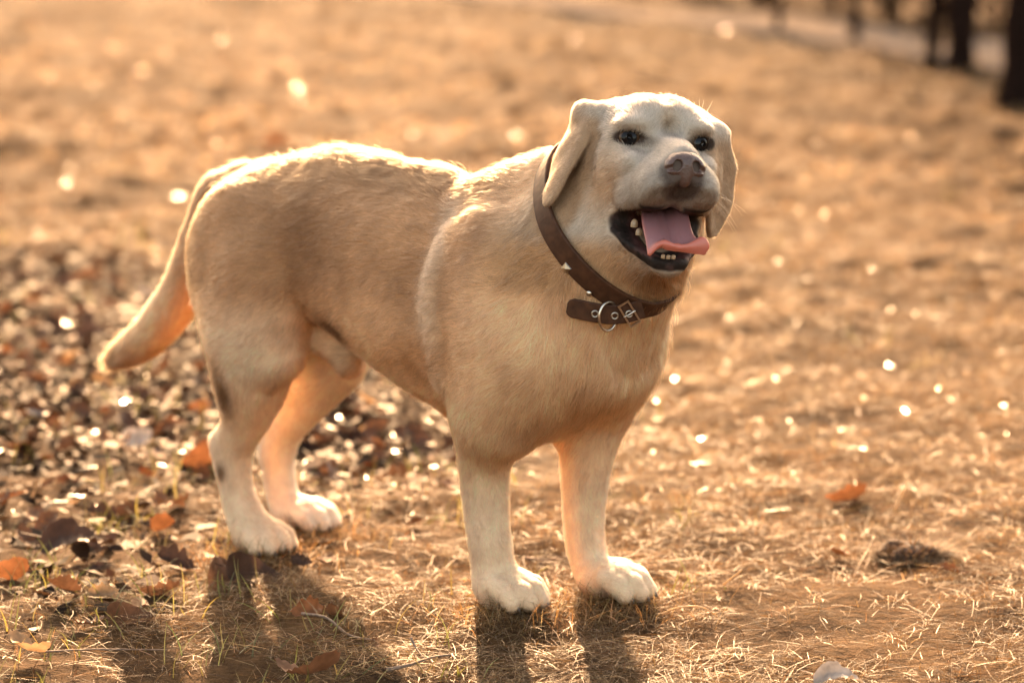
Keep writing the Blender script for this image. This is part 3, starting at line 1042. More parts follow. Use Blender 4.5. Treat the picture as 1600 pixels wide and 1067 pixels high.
def wedge():
    """the open mouth: between the upper lip's edge and the lower lip's, right through the sides"""
    ax = np.array([-.030, -.014, .0, .02, .045, .07, .085, .12])
    up = np.array([-.084, -.0825, -.0815, -.0835, -.0820, -.071, -.060, -.05])
    lo = np.array([-.094, -.0980, -.1060, -.1190, -.1300, -.1380, -.145, -.15])

    def f(x, y, z):
        dx, dy, dz = x - HO[0], y - HO[1], z - HO[2]
        h = [(HR[i, 0] * dx + HR[i, 1] * dy + HR[i, 2] * dz) / HS for i in range(3)]
        u = np.interp(h[0], ax, up); b = np.interp(h[0], ax, lo)
        # the upper lip rises a little to the middle
        u = u + .009 * np.exp(-(h[1] / .013) ** 2) * sstep(.04, .08, h[0])
        d = np.maximum(np.maximum(h[2] - u, b - h[2]), -.014 - h[0] + np.where(h[2] > -.0905, .009, .0025) * np.minimum(((h[2] + .0905) / .010) ** 2, 1.6))
        return d * HS
    P = np.array([Hd(a, b, c) for a in (-.03, .12) for b in (-.08, .08) for c in (-.15, -.06)])
    return f, P.min(0), P.max(0)


for sd in (-1, 1):
    fld.cut(hell((.026, sd * .036, -.003), (.016, .009, .007)), .026)             # hollow before the eye
    fld.cut(hcone((-.030, sd * .066, -.004), (-.030, sd * .076, -.050), .004, .004), .02)
fld.cut(hell((.034, 0, .013), (.030, .011, .011)), .022)                          # stop
fld.cut(hcone((-.055, 0, .0560), (-.004, 0, .0400), .0035, .0045), .012)          # furrow of the brow
fld.cut(wedge(), .006)
fld.cut(hell((.018, 0, -.100), (.060, .030, .026), 22), .006)                     # inside of the mouth
for sd in (-1, 1):
    ca_e, sa_e = math.cos(R(11)), math.sin(R(11))
    fld.cut(ell(Hd(.0045, sd * .0410, -.0012), np.array((.0140, .0128, .0037)) * HS,
                np.stack([HR[0], HR[1] * ca_e - sd * HR[2] * sa_e, HR[2] * ca_e + sd * HR[1] * sa_e])), .0042)       # eye socket, outer corner lower


def ear(base, tip, wdir, bend, w0, w1, th=.0085):
    base = np.asarray(base); tip = np.asarray(tip)
    a = tip - base; La = np.linalg.norm(a); a = a / La
    b = np.asarray(wdir, float); b = b - a * (a @ b); b /= np.linalg.norm(b)
    n = np.cross(a, b)
    tk = np.array([-.2, 0, .15, .35, .6, .8, .93, 1.0, 1.1]); wk = np.array([w0 * .8, w0, w0 * 1.1, w1 * 1.05, w1, w1 * .86, w1 * .66, w1 * .42, .002])
    fwd = np.array([0, 0, .1, .25, .3, .2, .1, 0, 0]) * .02

    def f(x, y, z):
        dx, dy, dz = x - base[0], y - base[1], z - base[2]
        ta = a[0] * dx + a[1] * dy + a[2] * dz
        tb = b[0] * dx + b[1] * dy + b[2] * dz
        tn = n[0] * dx + n[1] * dy + n[2] * dz
        t = ta / La
        w = np.interp(t, tk, wk)
        tn = tn - bend * np.sin(np.clip(t, 0, 1) * math.pi * .9) + .25 * tb * tb / w1 + .0012 * np.sin(t * 13 + tb * 60) * np.clip(t * 2, 0, 1)
        r = th * .5
        e = np.maximum(np.abs(tb) - (w - r), 0)
        g = np.maximum(np.maximum(-ta, ta - La), 0)
        return (np.sqrt(e * e + tn * tn + g * g) - r * (1.5 - .6 * np.clip(t, 0, 1))) * .8
    P = np.array([base + a * La * i + b * j * max(w0, w1) + n * k * .03 for i in (-.1, 1.05) for j in (-1.2, 1.2) for k in (-1, 1)])
    flow(base, a); flow(base + a * La * .5, a); flow(tip, a)
    return f, P.min(0), P.max(0)


earR_b, earR_t = PYd(914, 176, 4.258), PYd(857, 318, 4.226)
earL_b, earL_t = PYd(1117, 208, 4.245), PYd(1110, 366, 4.262)
vw = todog(ORG + np.array([0, -1.0, 0])); xw = todog(ORG + np.array([1.0, 0, 0]))
fld.add(ear(earR_b, earR_t, vw + .24 * xw, .006, .027, .034), .008)
fld.add(ear(earL_b, earL_t, vw - .55 * xw, -.006, .026, .034), .008)
for sd, eb in ((-1, earR_b), (1, earL_b)):
    fld.add(cone(Hd(-.062, sd * .052, .022), eb, .024, .013), .02)
for sd in (-1, 1):
    flow(Hd(-.02, sd * .03, .03), -HR[0]); flow(Hd(-.06, sd * .03, .05), -HR[0]); flow(Hd(-.05, sd * .075, -.03), -HR[0] - .5 * HR[2])
    flow(Hd(.05, sd * .04, -.05), -HR[0] - .5 * HR[2]); flow(Hd(.02, sd * .045, -.04), -HR[0] - .2 * HR[2])
    flow(Hd(-.03, sd * .04, -.12), -HR[0] - .4 * HR[2])
flow(Hd(.05, 0, 0), -HR[0]); flow(Hd(.0, 0, .02), -HR[0] + .2 * HR[2]); flow(Hd(.02, 0, -.16), -HR[0])


def ax_grid(a, b, fine0, fine1, hc, hfine):
    parts = []
    if a < fine0: parts.append(np.arange(a, fine0, hc))
    parts.append(np.arange(max(fine0, a), min(fine1, b), hfine))
    if b > fine1: parts.append(np.arange(fine1, b, hc))
    return np.concatenate(parts)


gx = ax_grid(-1.0, .36, .05, .36, .0045, .0022)
gy = ax_grid(-.19, .19, -.14, .14, .004, .0026)
gz = ax_grid(-.02, .745, .47, .745, .004, .0022)
V = fld.grid(gx, gy, gz)
kx = RNG.normal(size=(14, 3)); kx *= RNG.uniform(18, 62, (14, 1)) / np.linalg.norm(kx, axis=1)[:, None]
nb = sum(np.sin(k_[0] * gx[:, None, None] + k_[1] * gy[None, :, None] + k_[2] * gz[None, None, :] + p_).astype(np.float32) for k_, p_ in zip(kx, RNG.uniform(0, 6.3, 14)))
calm = (1 - .75 * sstep(.02, .12, gx))[:, None, None] * sstep(.10, .25, gz)[None, None, :]
V += (.00035 * calm * nb).astype(np.float32)
del nb
bv, bf = surface_nets(V, gx, gy, gz)
del V
bv = smooth_mesh(bv, bf, 2, .5)
bn = vert_normals(bv, bf)
print('dog verts', len(bv), bv.min(0), bv.max(0))

dog = bpy.data.objects.new('dog', None)
col.objects.link(dog)
dog.location = ORG
dog.rotation_euler = (0, 0, -YAW)
tag(dog, 'yellow labrador-type dog with brown collar standing in dry grass, mouth open, tongue out', 'dog')
# coat colour over the body (the dog's own markings and painted light along the fold), hair length and hair density
def noise3(P, sc, seed):
    """cheap smooth value noise: a few rotated sine products"""
    r = np.random.default_rng(seed)
    out = np.zeros(len(P)); amp = 1.0; tot = 0
    for o in range(4):
        for _ in range(3):
            k = r.normal(size=3); k *= sc * (2 ** o) / np.linalg.norm(k)
            k2 = r.normal(size=3); k2 *= sc * (2 ** o) / np.linalg.norm(k2)
            out += amp * np.sin(P @ k + r.uniform(0, 6.3)) * np.sin(P @ k2 + r.uniform(0, 6.3))
            tot += amp * .5
        amp *= .55
    return out / tot


def mixc(a, b, t):
    return a + (np.asarray(b) - a) * np.clip(t, 0, 1)[:, None]


def blob(P, c, r):
    return np.exp(-(((P - np.asarray(c)) / np.asarray(r)) ** 2).sum(1))


LIPX = np.array([-.030, -.014, .0, .02, .045, .07, .085, .12])
LIPUP = np.array([-.084, -.0825, -.0815, -.0835, -.0820, -.071, -.060, -.05])
LIPLO = np.array([-.094, -.0980, -.1060, -.1190, -.1300, -.1380, -.145, -.15])
SHEATH = surf_hit(522, 518)


def coat(P, N):
    h = to_head(P)
    s, l, z = P.T
    nz = noise3(P, 22, 3); nf = noise3(P, 90, 5)
    head = sstep(-.14, -.09, h[:, 0]) * sstep(-.19, -.16, h[:, 2])
    pale = np.array([.97, .57, .305]); tan = np.array([.47, .232, .100])
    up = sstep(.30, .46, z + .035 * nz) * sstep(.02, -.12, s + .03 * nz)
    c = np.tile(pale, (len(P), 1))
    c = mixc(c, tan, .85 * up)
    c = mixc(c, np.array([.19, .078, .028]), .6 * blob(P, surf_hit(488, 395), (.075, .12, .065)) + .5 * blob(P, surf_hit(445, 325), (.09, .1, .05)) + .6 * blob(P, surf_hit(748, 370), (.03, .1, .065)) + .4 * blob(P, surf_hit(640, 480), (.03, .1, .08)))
    c = mixc(c, np.array([.95, .67, .44]), .8 * sstep(.24, .12, z))                   # pale legs
    c = mixc(c, np.array([.72, .38, .165]), .6 * blob(P, (.09, -.01, .29), (.06, .1, .07)))
    fd_ = np.min([np.linalg.norm(P - q_, axis=1) for q_ in spline(np.array(FOLD), 30)], 0)
    c = mixc(c, np.array([.85, .62, .42]), .6 * sstep(.040, .008, fd_ + .004 * nz) * (l < 0))  # pale band paints in the skylight caught by the skin fold
    c = mixc(c, np.array([.95, .76, .57]), .85 * sstep(.36, .28, z) * sstep(-.35, -.45, s) * (l > 0))
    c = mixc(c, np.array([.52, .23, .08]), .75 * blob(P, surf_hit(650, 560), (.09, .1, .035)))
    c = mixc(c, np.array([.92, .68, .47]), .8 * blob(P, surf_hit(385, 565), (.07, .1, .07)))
    # markings on the hind legs, the sheath and the tail's end
    c = mixc(c, np.array([.22, .105, .045]), 1.3 * blob(P, surf_hit(346, 612), (.018, .03, .042)) + 1.2 * blob(P, surf_hit(345, 738), (.010, .02, .013)))
    c = mixc(c, np.array([.20, .10, .05]), 1.6 * blob(P, SHEATH, (.034, .045, .022)))
    c = mixc(c, np.array([.50, .30, .165]), .8 * blob(P, surf_hit(542, 560), (.035, .04, .035)))
    tl = sstep(-.80, -.93, s)
    c = mixc(c, np.array([.30, .14, .05]), .8 * tl)
    # head
    face = np.array([.55, .45, .35])
    hc = np.tile(face, (len(P), 1))
    hc = mixc(hc, np.array([.46, .275, .14]), .8 * sstep(-.03, -.075, h[:, 0]) + .55 * blob(h, (-.012, .0, .035), (.03, .010, .03)))
    hc = mixc(hc, np.array([.80, .48, .26]), .8 * blob(h, (-.02, -.06, -.05), (.035, .03, .04)) + .7 * blob(h, (-.02, .06, -.05), (.035, .03, .04)))
    hc = mixc(hc, np.array([.27, .228, .187]), .9 * blob(h, (.055, 0, -.06), (.05, .06, .025)))
    hc = mixc(hc, np.array([.60, .33, .15]), .9 * sstep(-.10, -.13, h[:, 2]) * sstep(.03, -.01, h[:, 0]))
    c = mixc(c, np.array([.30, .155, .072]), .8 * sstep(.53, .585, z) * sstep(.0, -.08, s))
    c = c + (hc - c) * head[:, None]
    for b_, t_ in ((earR_b, earR_t), (earL_b, earL_t)):
        a = t_ - b_; t = np.clip(((P - b_) @ a) / (a @ a), 0, 1)
        d = np.linalg.norm(P - b_ - t[:, None] * a, axis=1)
        c = mixc(c, np.array([.44, .26, .135]), .85 * sstep(.05, .035, d) * sstep(.0, .15, t))
    dark = np.array([.016, .010, .007])
    # skin round the eyes
    for sd in (-1, 1):
        d = (((h - np.array([.004, sd * .0410, -.001])) / np.array([.030, .0168, .0086])) ** 2).sum(1)
        c = mixc(c, np.array([.05, .03, .02]), 1.0 * sstep(1.5, .85, d + .2 * nf))
        d2 = (((h - np.array([.012, sd * .024, -.006])) / np.array([.02, .011, .006])) ** 2).sum(1)
        c = mixc(c, np.array([.10, .065, .045]), .5 * sstep(1.4, .5, d2))
    # dark skin under the nose
    d = (((h - np.array([.078, 0, -.047])) / np.array([.030, .0265, .0275])) ** 2).sum(1)
    c = mixc(c, np.array([.085, .055, .042]), .93 * sstep(1.35, .55, d + .25 * nf))
    # whisker dots
    m = (h[:, 0] > .02) & (h[:, 2] < -.045) & (np.abs(h[:, 1]) > .016)
    c = mixc(c, np.array([.32, .23, .17]), .6 * m * sstep(.55, .85, np.sin(h[:, 0] * 850) * np.sin(h[:, 2] * 900 + h[:, 0] * 200)))
    # lips and the inside of the mouth
    up_ = np.interp(h[:, 0], LIPX, LIPUP); lo_ = np.interp(h[:, 0], LIPX, LIPLO)
    inx = sstep(-.0165, -.0140, h[:, 0] - np.where(h[:, 2] > -.0905, .009, .0025) * np.minimum(((h[:, 2] + .0905) / .010) ** 2, 1.6) * (h[:, 0] < .004)) * sstep(-.20, -.15, h[:, 2]) * (np.abs(h[:, 1]) < .075)
    lth = np.interp(h[:, 0], [-.014, .004, .025], [.002, .008, .0125])
    lowlip = sstep(lo_ - lth - .005, lo_ - lth, h[:, 2] + .002 * nf) * (h[:, 2] < (up_ + lo_) / 2)
    uplip = sstep(up_ + .0035, up_ + .001, h[:, 2]) * (h[:, 2] >= (up_ + lo_) / 2) * sstep(.062, .05, h[:, 0])
    lip = np.clip(lowlip + uplip, 0, 1) * inx
    # the cavity itself: surface facing the opening
    hn = N @ HR.T
    cav = (np.abs(h[:, 1]) < .034) * (h[:, 0] > -.06) * (h[:, 0] < .046) * (h[:, 2] < up_ + .002) * (h[:, 2] > lo_ - .004)
    cav2 = cav * sstep(.012, .026, .05 - np.abs(h[:, 1]))
    lip = np.clip(lip + cav, 0, 1)
    c = mixc(c, dark, lip)
    c = mixc(c, np.array([.11, .055, .045]), lip * np.clip(.45 * noise3(P, 300, 15), 0, .8))
    c = mixc(c, np.array([.10, .035, .03]), .6 * cav2)
    return c * (1 + .10 * nf[:, None] * (1 - lip[:, None])), lip


def hair_len(P, N, lip):
    h = to_head(P)
    s, l, z = P.T
    L = np.full(len(P), .015)
    L = L + .006 * sstep(.50, .58, z) * sstep(.0, -.1, s)
    L = np.where(s > -.02, L + .007 * sstep(-.02, .06, s), L)
    L = L * (1 - .45 * sstep(.26, .17, z))
    L = L + .010 * blob(P, PL(322, 560, -.06), (.02, .1, .07))
    L = L + .006 * blob(P, (-.2, 0, .25), (.25, .06, .03))
    L = np.where(s < -.70, .014 + .010 * sstep(-.75, -.88, s), L)
    # head
    hd = sstep(-.10, -.05, h[:, 0] + .4 * np.clip(-.06 - h[:, 2], 0, 1)) * sstep(-.20, -.17, h[:, 2])
    near = ((h / np.array([.14, .12, .19])) ** 2).sum(1) < 1
    mz = sstep(-.02, .05, h[:, 0])
    L = np.where(near, L + ((.0100 - .0046 * mz) - L) * hd, L)
    L = L * np.where(near, 1 + 1.6 * blob(h, (-.03, 0, -.15), (.05, .06, .03)), 1)
    L = L * (1 - .65 * sstep(.06, .03, z))
    for b_, t_ in ((earR_b, earR_t), (earL_b, earL_t)):
        a = t_ - b_
        t = np.clip(((P - b_) @ a) / (a @ a), 0, 1)
        d = np.linalg.norm(P - b_ - t[:, None] * a, axis=1)
        L = np.where((d < .05) & (N @ Ld.dot(1) * 0 == 0) & (d < .045), np.minimum(L, .0055), L)
    return L


coat_c, lipm = coat(bv, bn)
bv = bv + bn * (lipm * .0011 * noise3(bv, 330, 16))[:, None]      # wrinkled lips
hlen = hair_len(bv, bn, lipm)

# collar loop first: the fur lies flat under it
CC = np.array([.085, -.004, .545]); CE = np.array([.66, -.10, -.745]); CE /= np.linalg.norm(CE)
CL = np.array([.10, 1.0, -.02]); CL -= CE * (CL @ CE); CL /= np.linalg.norm(CL)
CN = np.cross(CL, CE); CN /= np.linalg.norm(CN)
if CN[2] < 0: CN = -CN
NPHI = 180
PHI = np.linspace(0, 2 * math.pi, NPHI, endpoint=False)
rad = np.zeros((NPHI, 3))
for w_i, w in enumerate((-.015, 0, .015)):
    best = np.full(NPHI, .0)
    for t in np.arange(.03, .20, .0015):
        Pm = CC + CN * w + t * (np.cos(PHI)[:, None] * CE + np.sin(PHI)[:, None] * CL)
        v = fld.at(Pm)
        best = np.where((v < 0) & (best >= t - .0031), t, best) if t > .031 else np.where(v < 0, t, best)
    rad[:, w_i] = best
CR = rad[:, 1].copy()
kern = np.hanning(25); kern /= kern.sum()
CR = np.convolve(np.concatenate([CR[-12:], CR, CR[:12]]), kern, 'valid') + .003
CR = np.maximum(CR, np.convolve(np.concatenate([CR[-12:], CR, CR[:12]]), kern, 'valid'))
CR = CR * (1 - .055 * np.exp(-((PHI - .65) / .55) ** 2))
CR = CR + .003 * np.exp(-(np.minimum(PHI, 2 * math.pi - PHI) / .5) ** 2)
print('collar radii', CR.min(), CR.max())


def collar_pt(phi, w=0.0, off=0.0):
    r = np.interp(phi % (2 * math.pi), np.append(PHI, 2 * math.pi), np.append(CR, CR[0]))
    return CC + CN * w + (r + off) * (math.cos(phi) * CE + math.sin(phi) * CL)


qd = (bv - CC) @ CN
rr_ = np.linalg.norm((bv - CC) - qd[:, None] * CN, axis=1)
under = (np.abs(qd) < .014) & (rr_ < .17) & (rr_ > .03) & (bv[:, 2] > .36)
hlen = np.where(under, .002, hlen)
hlen = np.where((qd >= .012) & (qd < .036) & (rr_ < .17) & (bv[:, 2] > .36), np.minimum(hlen, .008), hlen)
throat = (qd > .017) & (qd < .055) & (rr_ < .17) & ((bv - CC) @ CE > .125)
hlen = np.where(throat, np.maximum(hlen * 1.4, .030), hlen)
hlen = np.where((qd > -.05) & (qd < -.018) & (rr_ < .17) & (bv[:, 2] > .36), hlen * .9, hlen)

# ---- body and fur
bm_, nt, bsdf, outn = new_mat('coat_skin')
at = nt.nodes.new('ShaderNodeAttribute'); at.attribute_name = 'coat'
nt.links.new(at.outputs['Color'], bsdf.inputs['Base Color'])
rgh = nt.nodes.new('ShaderNodeAttribute'); rgh.attribute_name = 'wet'
bsdf.inputs['Specular IOR Level'].default_value = .16
mr = nt.nodes.new('ShaderNodeMapRange')
mr.inputs['To Min'].default_value = .85; mr.inputs['To Max'].default_value = .66
nt.links.new(rgh.outputs['Fac'], mr.inputs['Value'])
nt.links.new(mr.outputs['Result'], bsdf.inputs['Roughness'])
nzb = nt.nodes.new('ShaderNodeTexNoise'); nzb.inputs['Scale'].default_value = 260; nzb.inputs['Detail'].default_value = 4
tcb = nt.nodes.new('ShaderNodeTexCoord'); nt.links.new(tcb.outputs['Object'], nzb.inputs['Vector'])
bpb = nt.nodes.new('ShaderNodeBump'); bpb.inputs['Strength'].default_value = .35; bpb.inputs['Distance'].default_value = .002
nt.links.new(nzb.outputs['Fac'], bpb.inputs['Height']); nt.links.new(bpb.outputs['Normal'], bsdf.inputs['Normal'])
body = mesh_obj('body', bv, bf, bm_, dog)
set_color(body.data, 'coat', coat_c * (.76 + .2 * lipm[:, None]))  # skin darkened below the fur, self-shadow between hairs painted in
wa = body.data.attributes.new('wet', 'FLOAT', 'POINT'); wa.data.foreach_set('value', lipm.astype(np.float32))

fur_m = bpy.data.materials.new('fur'); fur_m.use_nodes = True
fn = fur_m.node_tree
for n_ in list(fn.nodes):
    if n_.type != 'OUTPUT_MATERIAL': fn.nodes.remove(n_)
fo = [n_ for n_ in fn.nodes][0]
fa = fn.nodes.new('ShaderNodeAttribute'); fa.attribute_name = 'coat'
hb = fn.nodes.new('ShaderNodeBsdfHairPrincipled')
hb.parametrization = 'COLOR'
hb.inputs['Roughness'].default_value = .38
hb.inputs['Radial Roughness'].default_value = .55
fn.links.new(fa.outputs['Color'], hb.inputs['Color'])
# short dense fur shades like the body under it, with some light passing through the single hairs
fs = fn.nodes.new('ShaderNodeAttribute'); fs.attribute_name = 'skin_normal'
ft = fn.nodes.new('ShaderNodeVectorTransform'); ft.vector_type = 'NORMAL'; ft.convert_from = 'OBJECT'; ft.convert_to = 'WORLD'
fn.links.new(fs.outputs['Vector'], ft.inputs['Vector'])
fdif = fn.nodes.new('ShaderNodeBsdfDiffuse')
fn.links.new(fa.outputs['Color'], fdif.inputs['Color']); fn.links.new(ft.outputs['Vector'], fdif.inputs['Normal'])
fmx = fn.nodes.new('ShaderNodeMixShader'); fmx.inputs['Fac'].default_value = .40
fn.links.new(fdif.outputs['BSDF'], fmx.inputs[1]); fn.links.new(hb.outputs['BSDF'], fmx.inputs[2])
fn.links.new(fmx.outputs[0], fo.inputs['Surface'])

# flow of the coat at every vertex
FP = np.array([p for p, _ in FLOW]); FD = np.array([d for _, d in FLOW])
vflow = np.zeros_like(bv)
for i in range(0, len(bv), 20000):
    d2 = ((bv[i:i + 20000, None, :] - FP[None]) ** 2).sum(2) + 1e-5
    w = d2 ** -2.2
    vflow[i:i + 20000] = (w @ FD) / w.sum(1)[:, None]

N_HAIR = 520000
tri = np.concatenate([bf[:, [0, 1, 2]], bf[:, [0, 2, 3]]])
ta = .5 * np.linalg.norm(np.cross(bv[tri[:, 1]] - bv[tri[:, 0]], bv[tri[:, 2]] - bv[tri[:, 0]]), axis=1)
hm = hlen[tri].mean(1); bare = lipm[tri].max(1)
hq = to_head(bv[tri].mean(1))
nosem = (((hq - np.array([.084, 0, -.036])) / np.array([.020, .024, .019])) ** 2).sum(1) < 1
eyem = np.zeros(len(tri), bool)
for sd in (-1, 1):
    eyem |= (((hq - np.array([.0035, sd * .0415, -.0005])) / np.array([.020, .0165, .0088])) ** 2).sum(1) < 1
wt = ta * np.clip(.011 / hm, .75, 3.2) ** 1.0 * (bare < .4) * ~nosem * ~eyem * (bv[tri].mean(1)[:, 2] > .004)
pick = RNG.choice(len(tri), N_HAIR, p=wt / wt.sum())
u1 = np.sqrt(RNG.random(N_HAIR)); u2 = RNG.random(N_HAIR)
bc = np.stack([1 - u1, u1 * (1 - u2), u1 * u2], 1)
def lerp(A):
    return np.einsum('nk,nk...->n...', bc, A[tri[pick]])
hp = lerp(bv); hn_ = lerp(bn); hn_ /= np.linalg.norm(hn_, axis=1)[:, None]
hfw = lerp(vflow); hL = lerp(hlen); hcol = lerp(coat_c)
# tufts: neighbouring hairs lean the same way
tuft = 1.2 * np.stack([noise3(hp, 130, 21), noise3(hp, 130, 22), noise3(hp, 130, 23)], 1)
wave = np.stack([noise3(hp, 40, 31), noise3(hp, 40, 32), noise3(hp, 40, 33)], 1)
tang = hfw + .34 * tuft + .30 * wave + .16 * RNG.normal(size=hp.shape)
tang -= hn_ * (tang * hn_).sum(1)[:, None]
tang /= np.linalg.norm(tang, axis=1)[:, None] + 1e-9
lift = np.clip(.40 + .14 * sstep(.30, .22, hp[:, 2]) - .18 * sstep(.44, .55, hp[:, 2]) * (hp[:, 0] < .03) + .20 * noise3(hp, 130, 24) + .12 * RNG.normal(size=N_HAIR), .12, 1.1)
hL = hL * RNG.uniform(.65, 1.15, N_HAIR) * (1 + .25 * noise3(hp, 60, 41))
stray = RNG.random(N_HAIR) < .012
lift = np.where(stray, lift + .35, lift); hL = np.where(stray, hL * 1.35, hL)
d0 = tang * np.cos(lift)[:, None] + hn_ * np.sin(lift)[:, None]
d1 = tang * np.cos(lift * .45)[:, None] + hn_ * np.sin(lift * .45)[:, None]
d2_ = tang * np.cos(lift * .1)[:, None] + hn_ * np.sin(lift * .1)[:, None] + np.array([0, 0, -.10])
K = np.empty((N_HAIR, 4, 3), np.float32)
K[:, 0] = hp - hn_ * .0008
K[:, 1] = hp + d0 * (hL * .33)[:, None]
K[:, 2] = K[:, 1] + d1 * (hL * .33)[:, None]
K[:, 3] = K[:, 2] + d2_ * (hL * .34)[:, None]
K[:, :, 2] = np.maximum(K[:, :, 2], .002)
cu = bpy.data.hair_curves.new('fur')
cu.add_curves([4] * N_HAIR)
cu.attributes['position'].data.foreach_set('vector', K.ravel()) if 'position' in cu.attributes else cu.points.foreach_set('position', K.ravel())
ra = cu.attributes.get('radius') or cu.attributes.new('radius', 'FLOAT', 'POINT')
rv = np.tile(np.array([.00019, .00018, .00013, .00004], np.float32), (N_HAIR, 1)) * np.clip(hL / .012, .55, 1.1)[:, None].astype(np.float32)
ra.data.foreach_set('value', rv.ravel())
ca_ = cu.attributes.new('coat', 'FLOAT_COLOR', 'CURVE')
cc = np.ones((N_HAIR, 4), np.float32)
cc[:, :3] = np.clip(hcol * (1 + .16 * RNG.normal(size=(N_HAIR, 1))) * (1 + .24 * noise3(hp, 130, 25))[:, None], .01, .92)
ca_.data.foreach_set('color', cc.ravel())
cu.materials.append(fur_m)
sn_ = cu.attributes.new('skin_normal', 'FLOAT_VECTOR', 'CURVE')
hair_n = hn_ + .22 * tang + .10 * tuft
hair_n /= np.linalg.norm(hair_n, axis=1)[:, None]
sn_.data.foreach_set('vector', hair_n.astype(np.float32).ravel())
fur = bpy.data.objects.new('fur', cu)
col.objects.link(fur)
fur.parent = dog

# ---- eyes
em, nt, b, _ = new_mat('eye')
b.inputs['Roughness'].default_value = .14
b.inputs['Specular IOR Level'].default_value = .22
tc = nt.nodes.new('ShaderNodeTexCoord')
sx = nt.nodes.new('ShaderNodeSeparateXYZ'); nt.links.new(tc.outputs['Object'], sx.inputs[0])
rp = nt.nodes.new('ShaderNodeValToRGB'); cr = rp.color_ramp
cr.elements[0].position = .0; cr.elements[0].color = (.05, .03, .022, 1)
cr.elements[1].position = .60; cr.elements[1].color = (.035, .018, .010, 1)
for p_, c_ in ((.66, (.075, .038, .018, 1)), (.78, (.05, .026, .013, 1)), (.82, (.006, .005, .005, 1))):
    e_ = cr.elements.new(p_); e_.color = c_
mr2 = nt.nodes.new('ShaderNodeMapRange'); mr2.inputs['From Min'].default_value = .0; mr2.inputs['From Max'].default_value = .0172
nt.links.new(sx.outputs['X'], mr2.inputs['Value']); nt.links.new(mr2.outputs['Result'], rp.inputs['Fac'])
nt.links.new(rp.outputs['Color'], b.inputs['Base Color'])
HM = np.eye(4); HM[:3, :3] = HR.T; HM[:3, 3] = HO           # head frame -> dog frame


def uv_sphere(r, nu=28, nv=18):
    v = [(r, 0, 0)]
    for j in range(1, nv):
        t = math.pi * j / nv
        v += [(r * math.cos(t), r * math.sin(t) * math.cos(2 * math.pi * i / nu), r * math.sin(t) * math.sin(2 * math.pi * i / nu)) for i in range(nu)]
    v.append((-r, 0, 0))
    f = [(0, 1 + (i + 1) % nu, 1 + i)[::-1] for i in range(nu)]
    for j in range(nv - 2):
        for i in range(nu):
            a = 1 + j * nu + i; b2 = 1 + j * nu + (i + 1) % nu
            f.append((a, a + nu, b2 + nu, b2)[::-1])
    q = 1 + (nv - 2) * nu
    f += [(len(v) - 1, q + i, q + (i + 1) % nu)[::-1] for i in range(nu)]
    return v, f


for sd in (-1, 1):
    ev, ef = uv_sphere(.0172)
    eo = mesh_obj('eye', ev, ef, em, dog)
    yw = R(18 * sd)
    M = np.eye(4); M[:3, :3] = HR.T @ np.array([[math.cos(yw), -math.sin(yw), 0], [math.sin(yw), math.cos(yw), 0], [0, 0, 1]])
    M[:3, 3] = Hd(-.0085, sd * .0380, -.0015)
    eo.matrix_local = Matrix(M.tolist())

# ---- nose
nm = plain_mat('nose_skin', (.088, .047, .034), .36, var=.25, scale=420, bump=.5)
nf_ = Field()
E3 = lambda c, r: ell(np.array(c), np.array(r))
nf_.add(E3((0, 0, 0), (.0135, .0215, .0150)), .004)
nf_.add(E3((-.004, 0, .005), (.0150, .0185, .0105)), .006)
for sd in (-1, 1):
    nf_.add(E3((.001, sd * .0145, -.003), (.0115, .0085, .0098)), .004)
nf_.add(E3((.000, 0, -.013), (.0095, .0085, .0100)), .006)
for sd in (-1, 1):
    nf_.cut(cone((.017, sd * .0098, -.0005), (-.003, sd * .0110, .0015), .0045, .0040), .0025)
    nf_.cut(cone((.016, sd * .0105, -.0040), (.000, sd * .0115, -.0030), .0036, .0030), .002)
    nf_.cut(cone((.012, sd * .0145, -.0040), (.006, sd * .0215, -.0052), .0032, .0018), .003)
nf_.cut(cone((.0145, 0, -.002), (.0118, 0, -.026), .0011, .0013), .0015)
ga = np.arange(-.024, .024, .0008)
nv_, nfc = surface_nets(nf_.grid(ga, np.arange(-.03, .03, .0008), np.arange(-.03, .024, .0008)), ga, np.arange(-.03, .03, .0008), np.arange(-.03, .024, .0008))
nv_ = smooth_mesh(nv_, nfc, 2)
no = mesh_obj('nose', nv_, nfc, nm, dog)
M = np.eye(4)
a_ = R(-6)
RM = np.array([[math.cos(a_), 0, math.sin(a_)], [0, 1, 0], [-math.sin(a_), 0, math.cos(a_)]])
M[:3, :3] = (HR.T * HS) @ RM; M[:3, 3] = Hd(.0805, 0, -.0345)
no.matrix_local = Matrix(M.tolist())

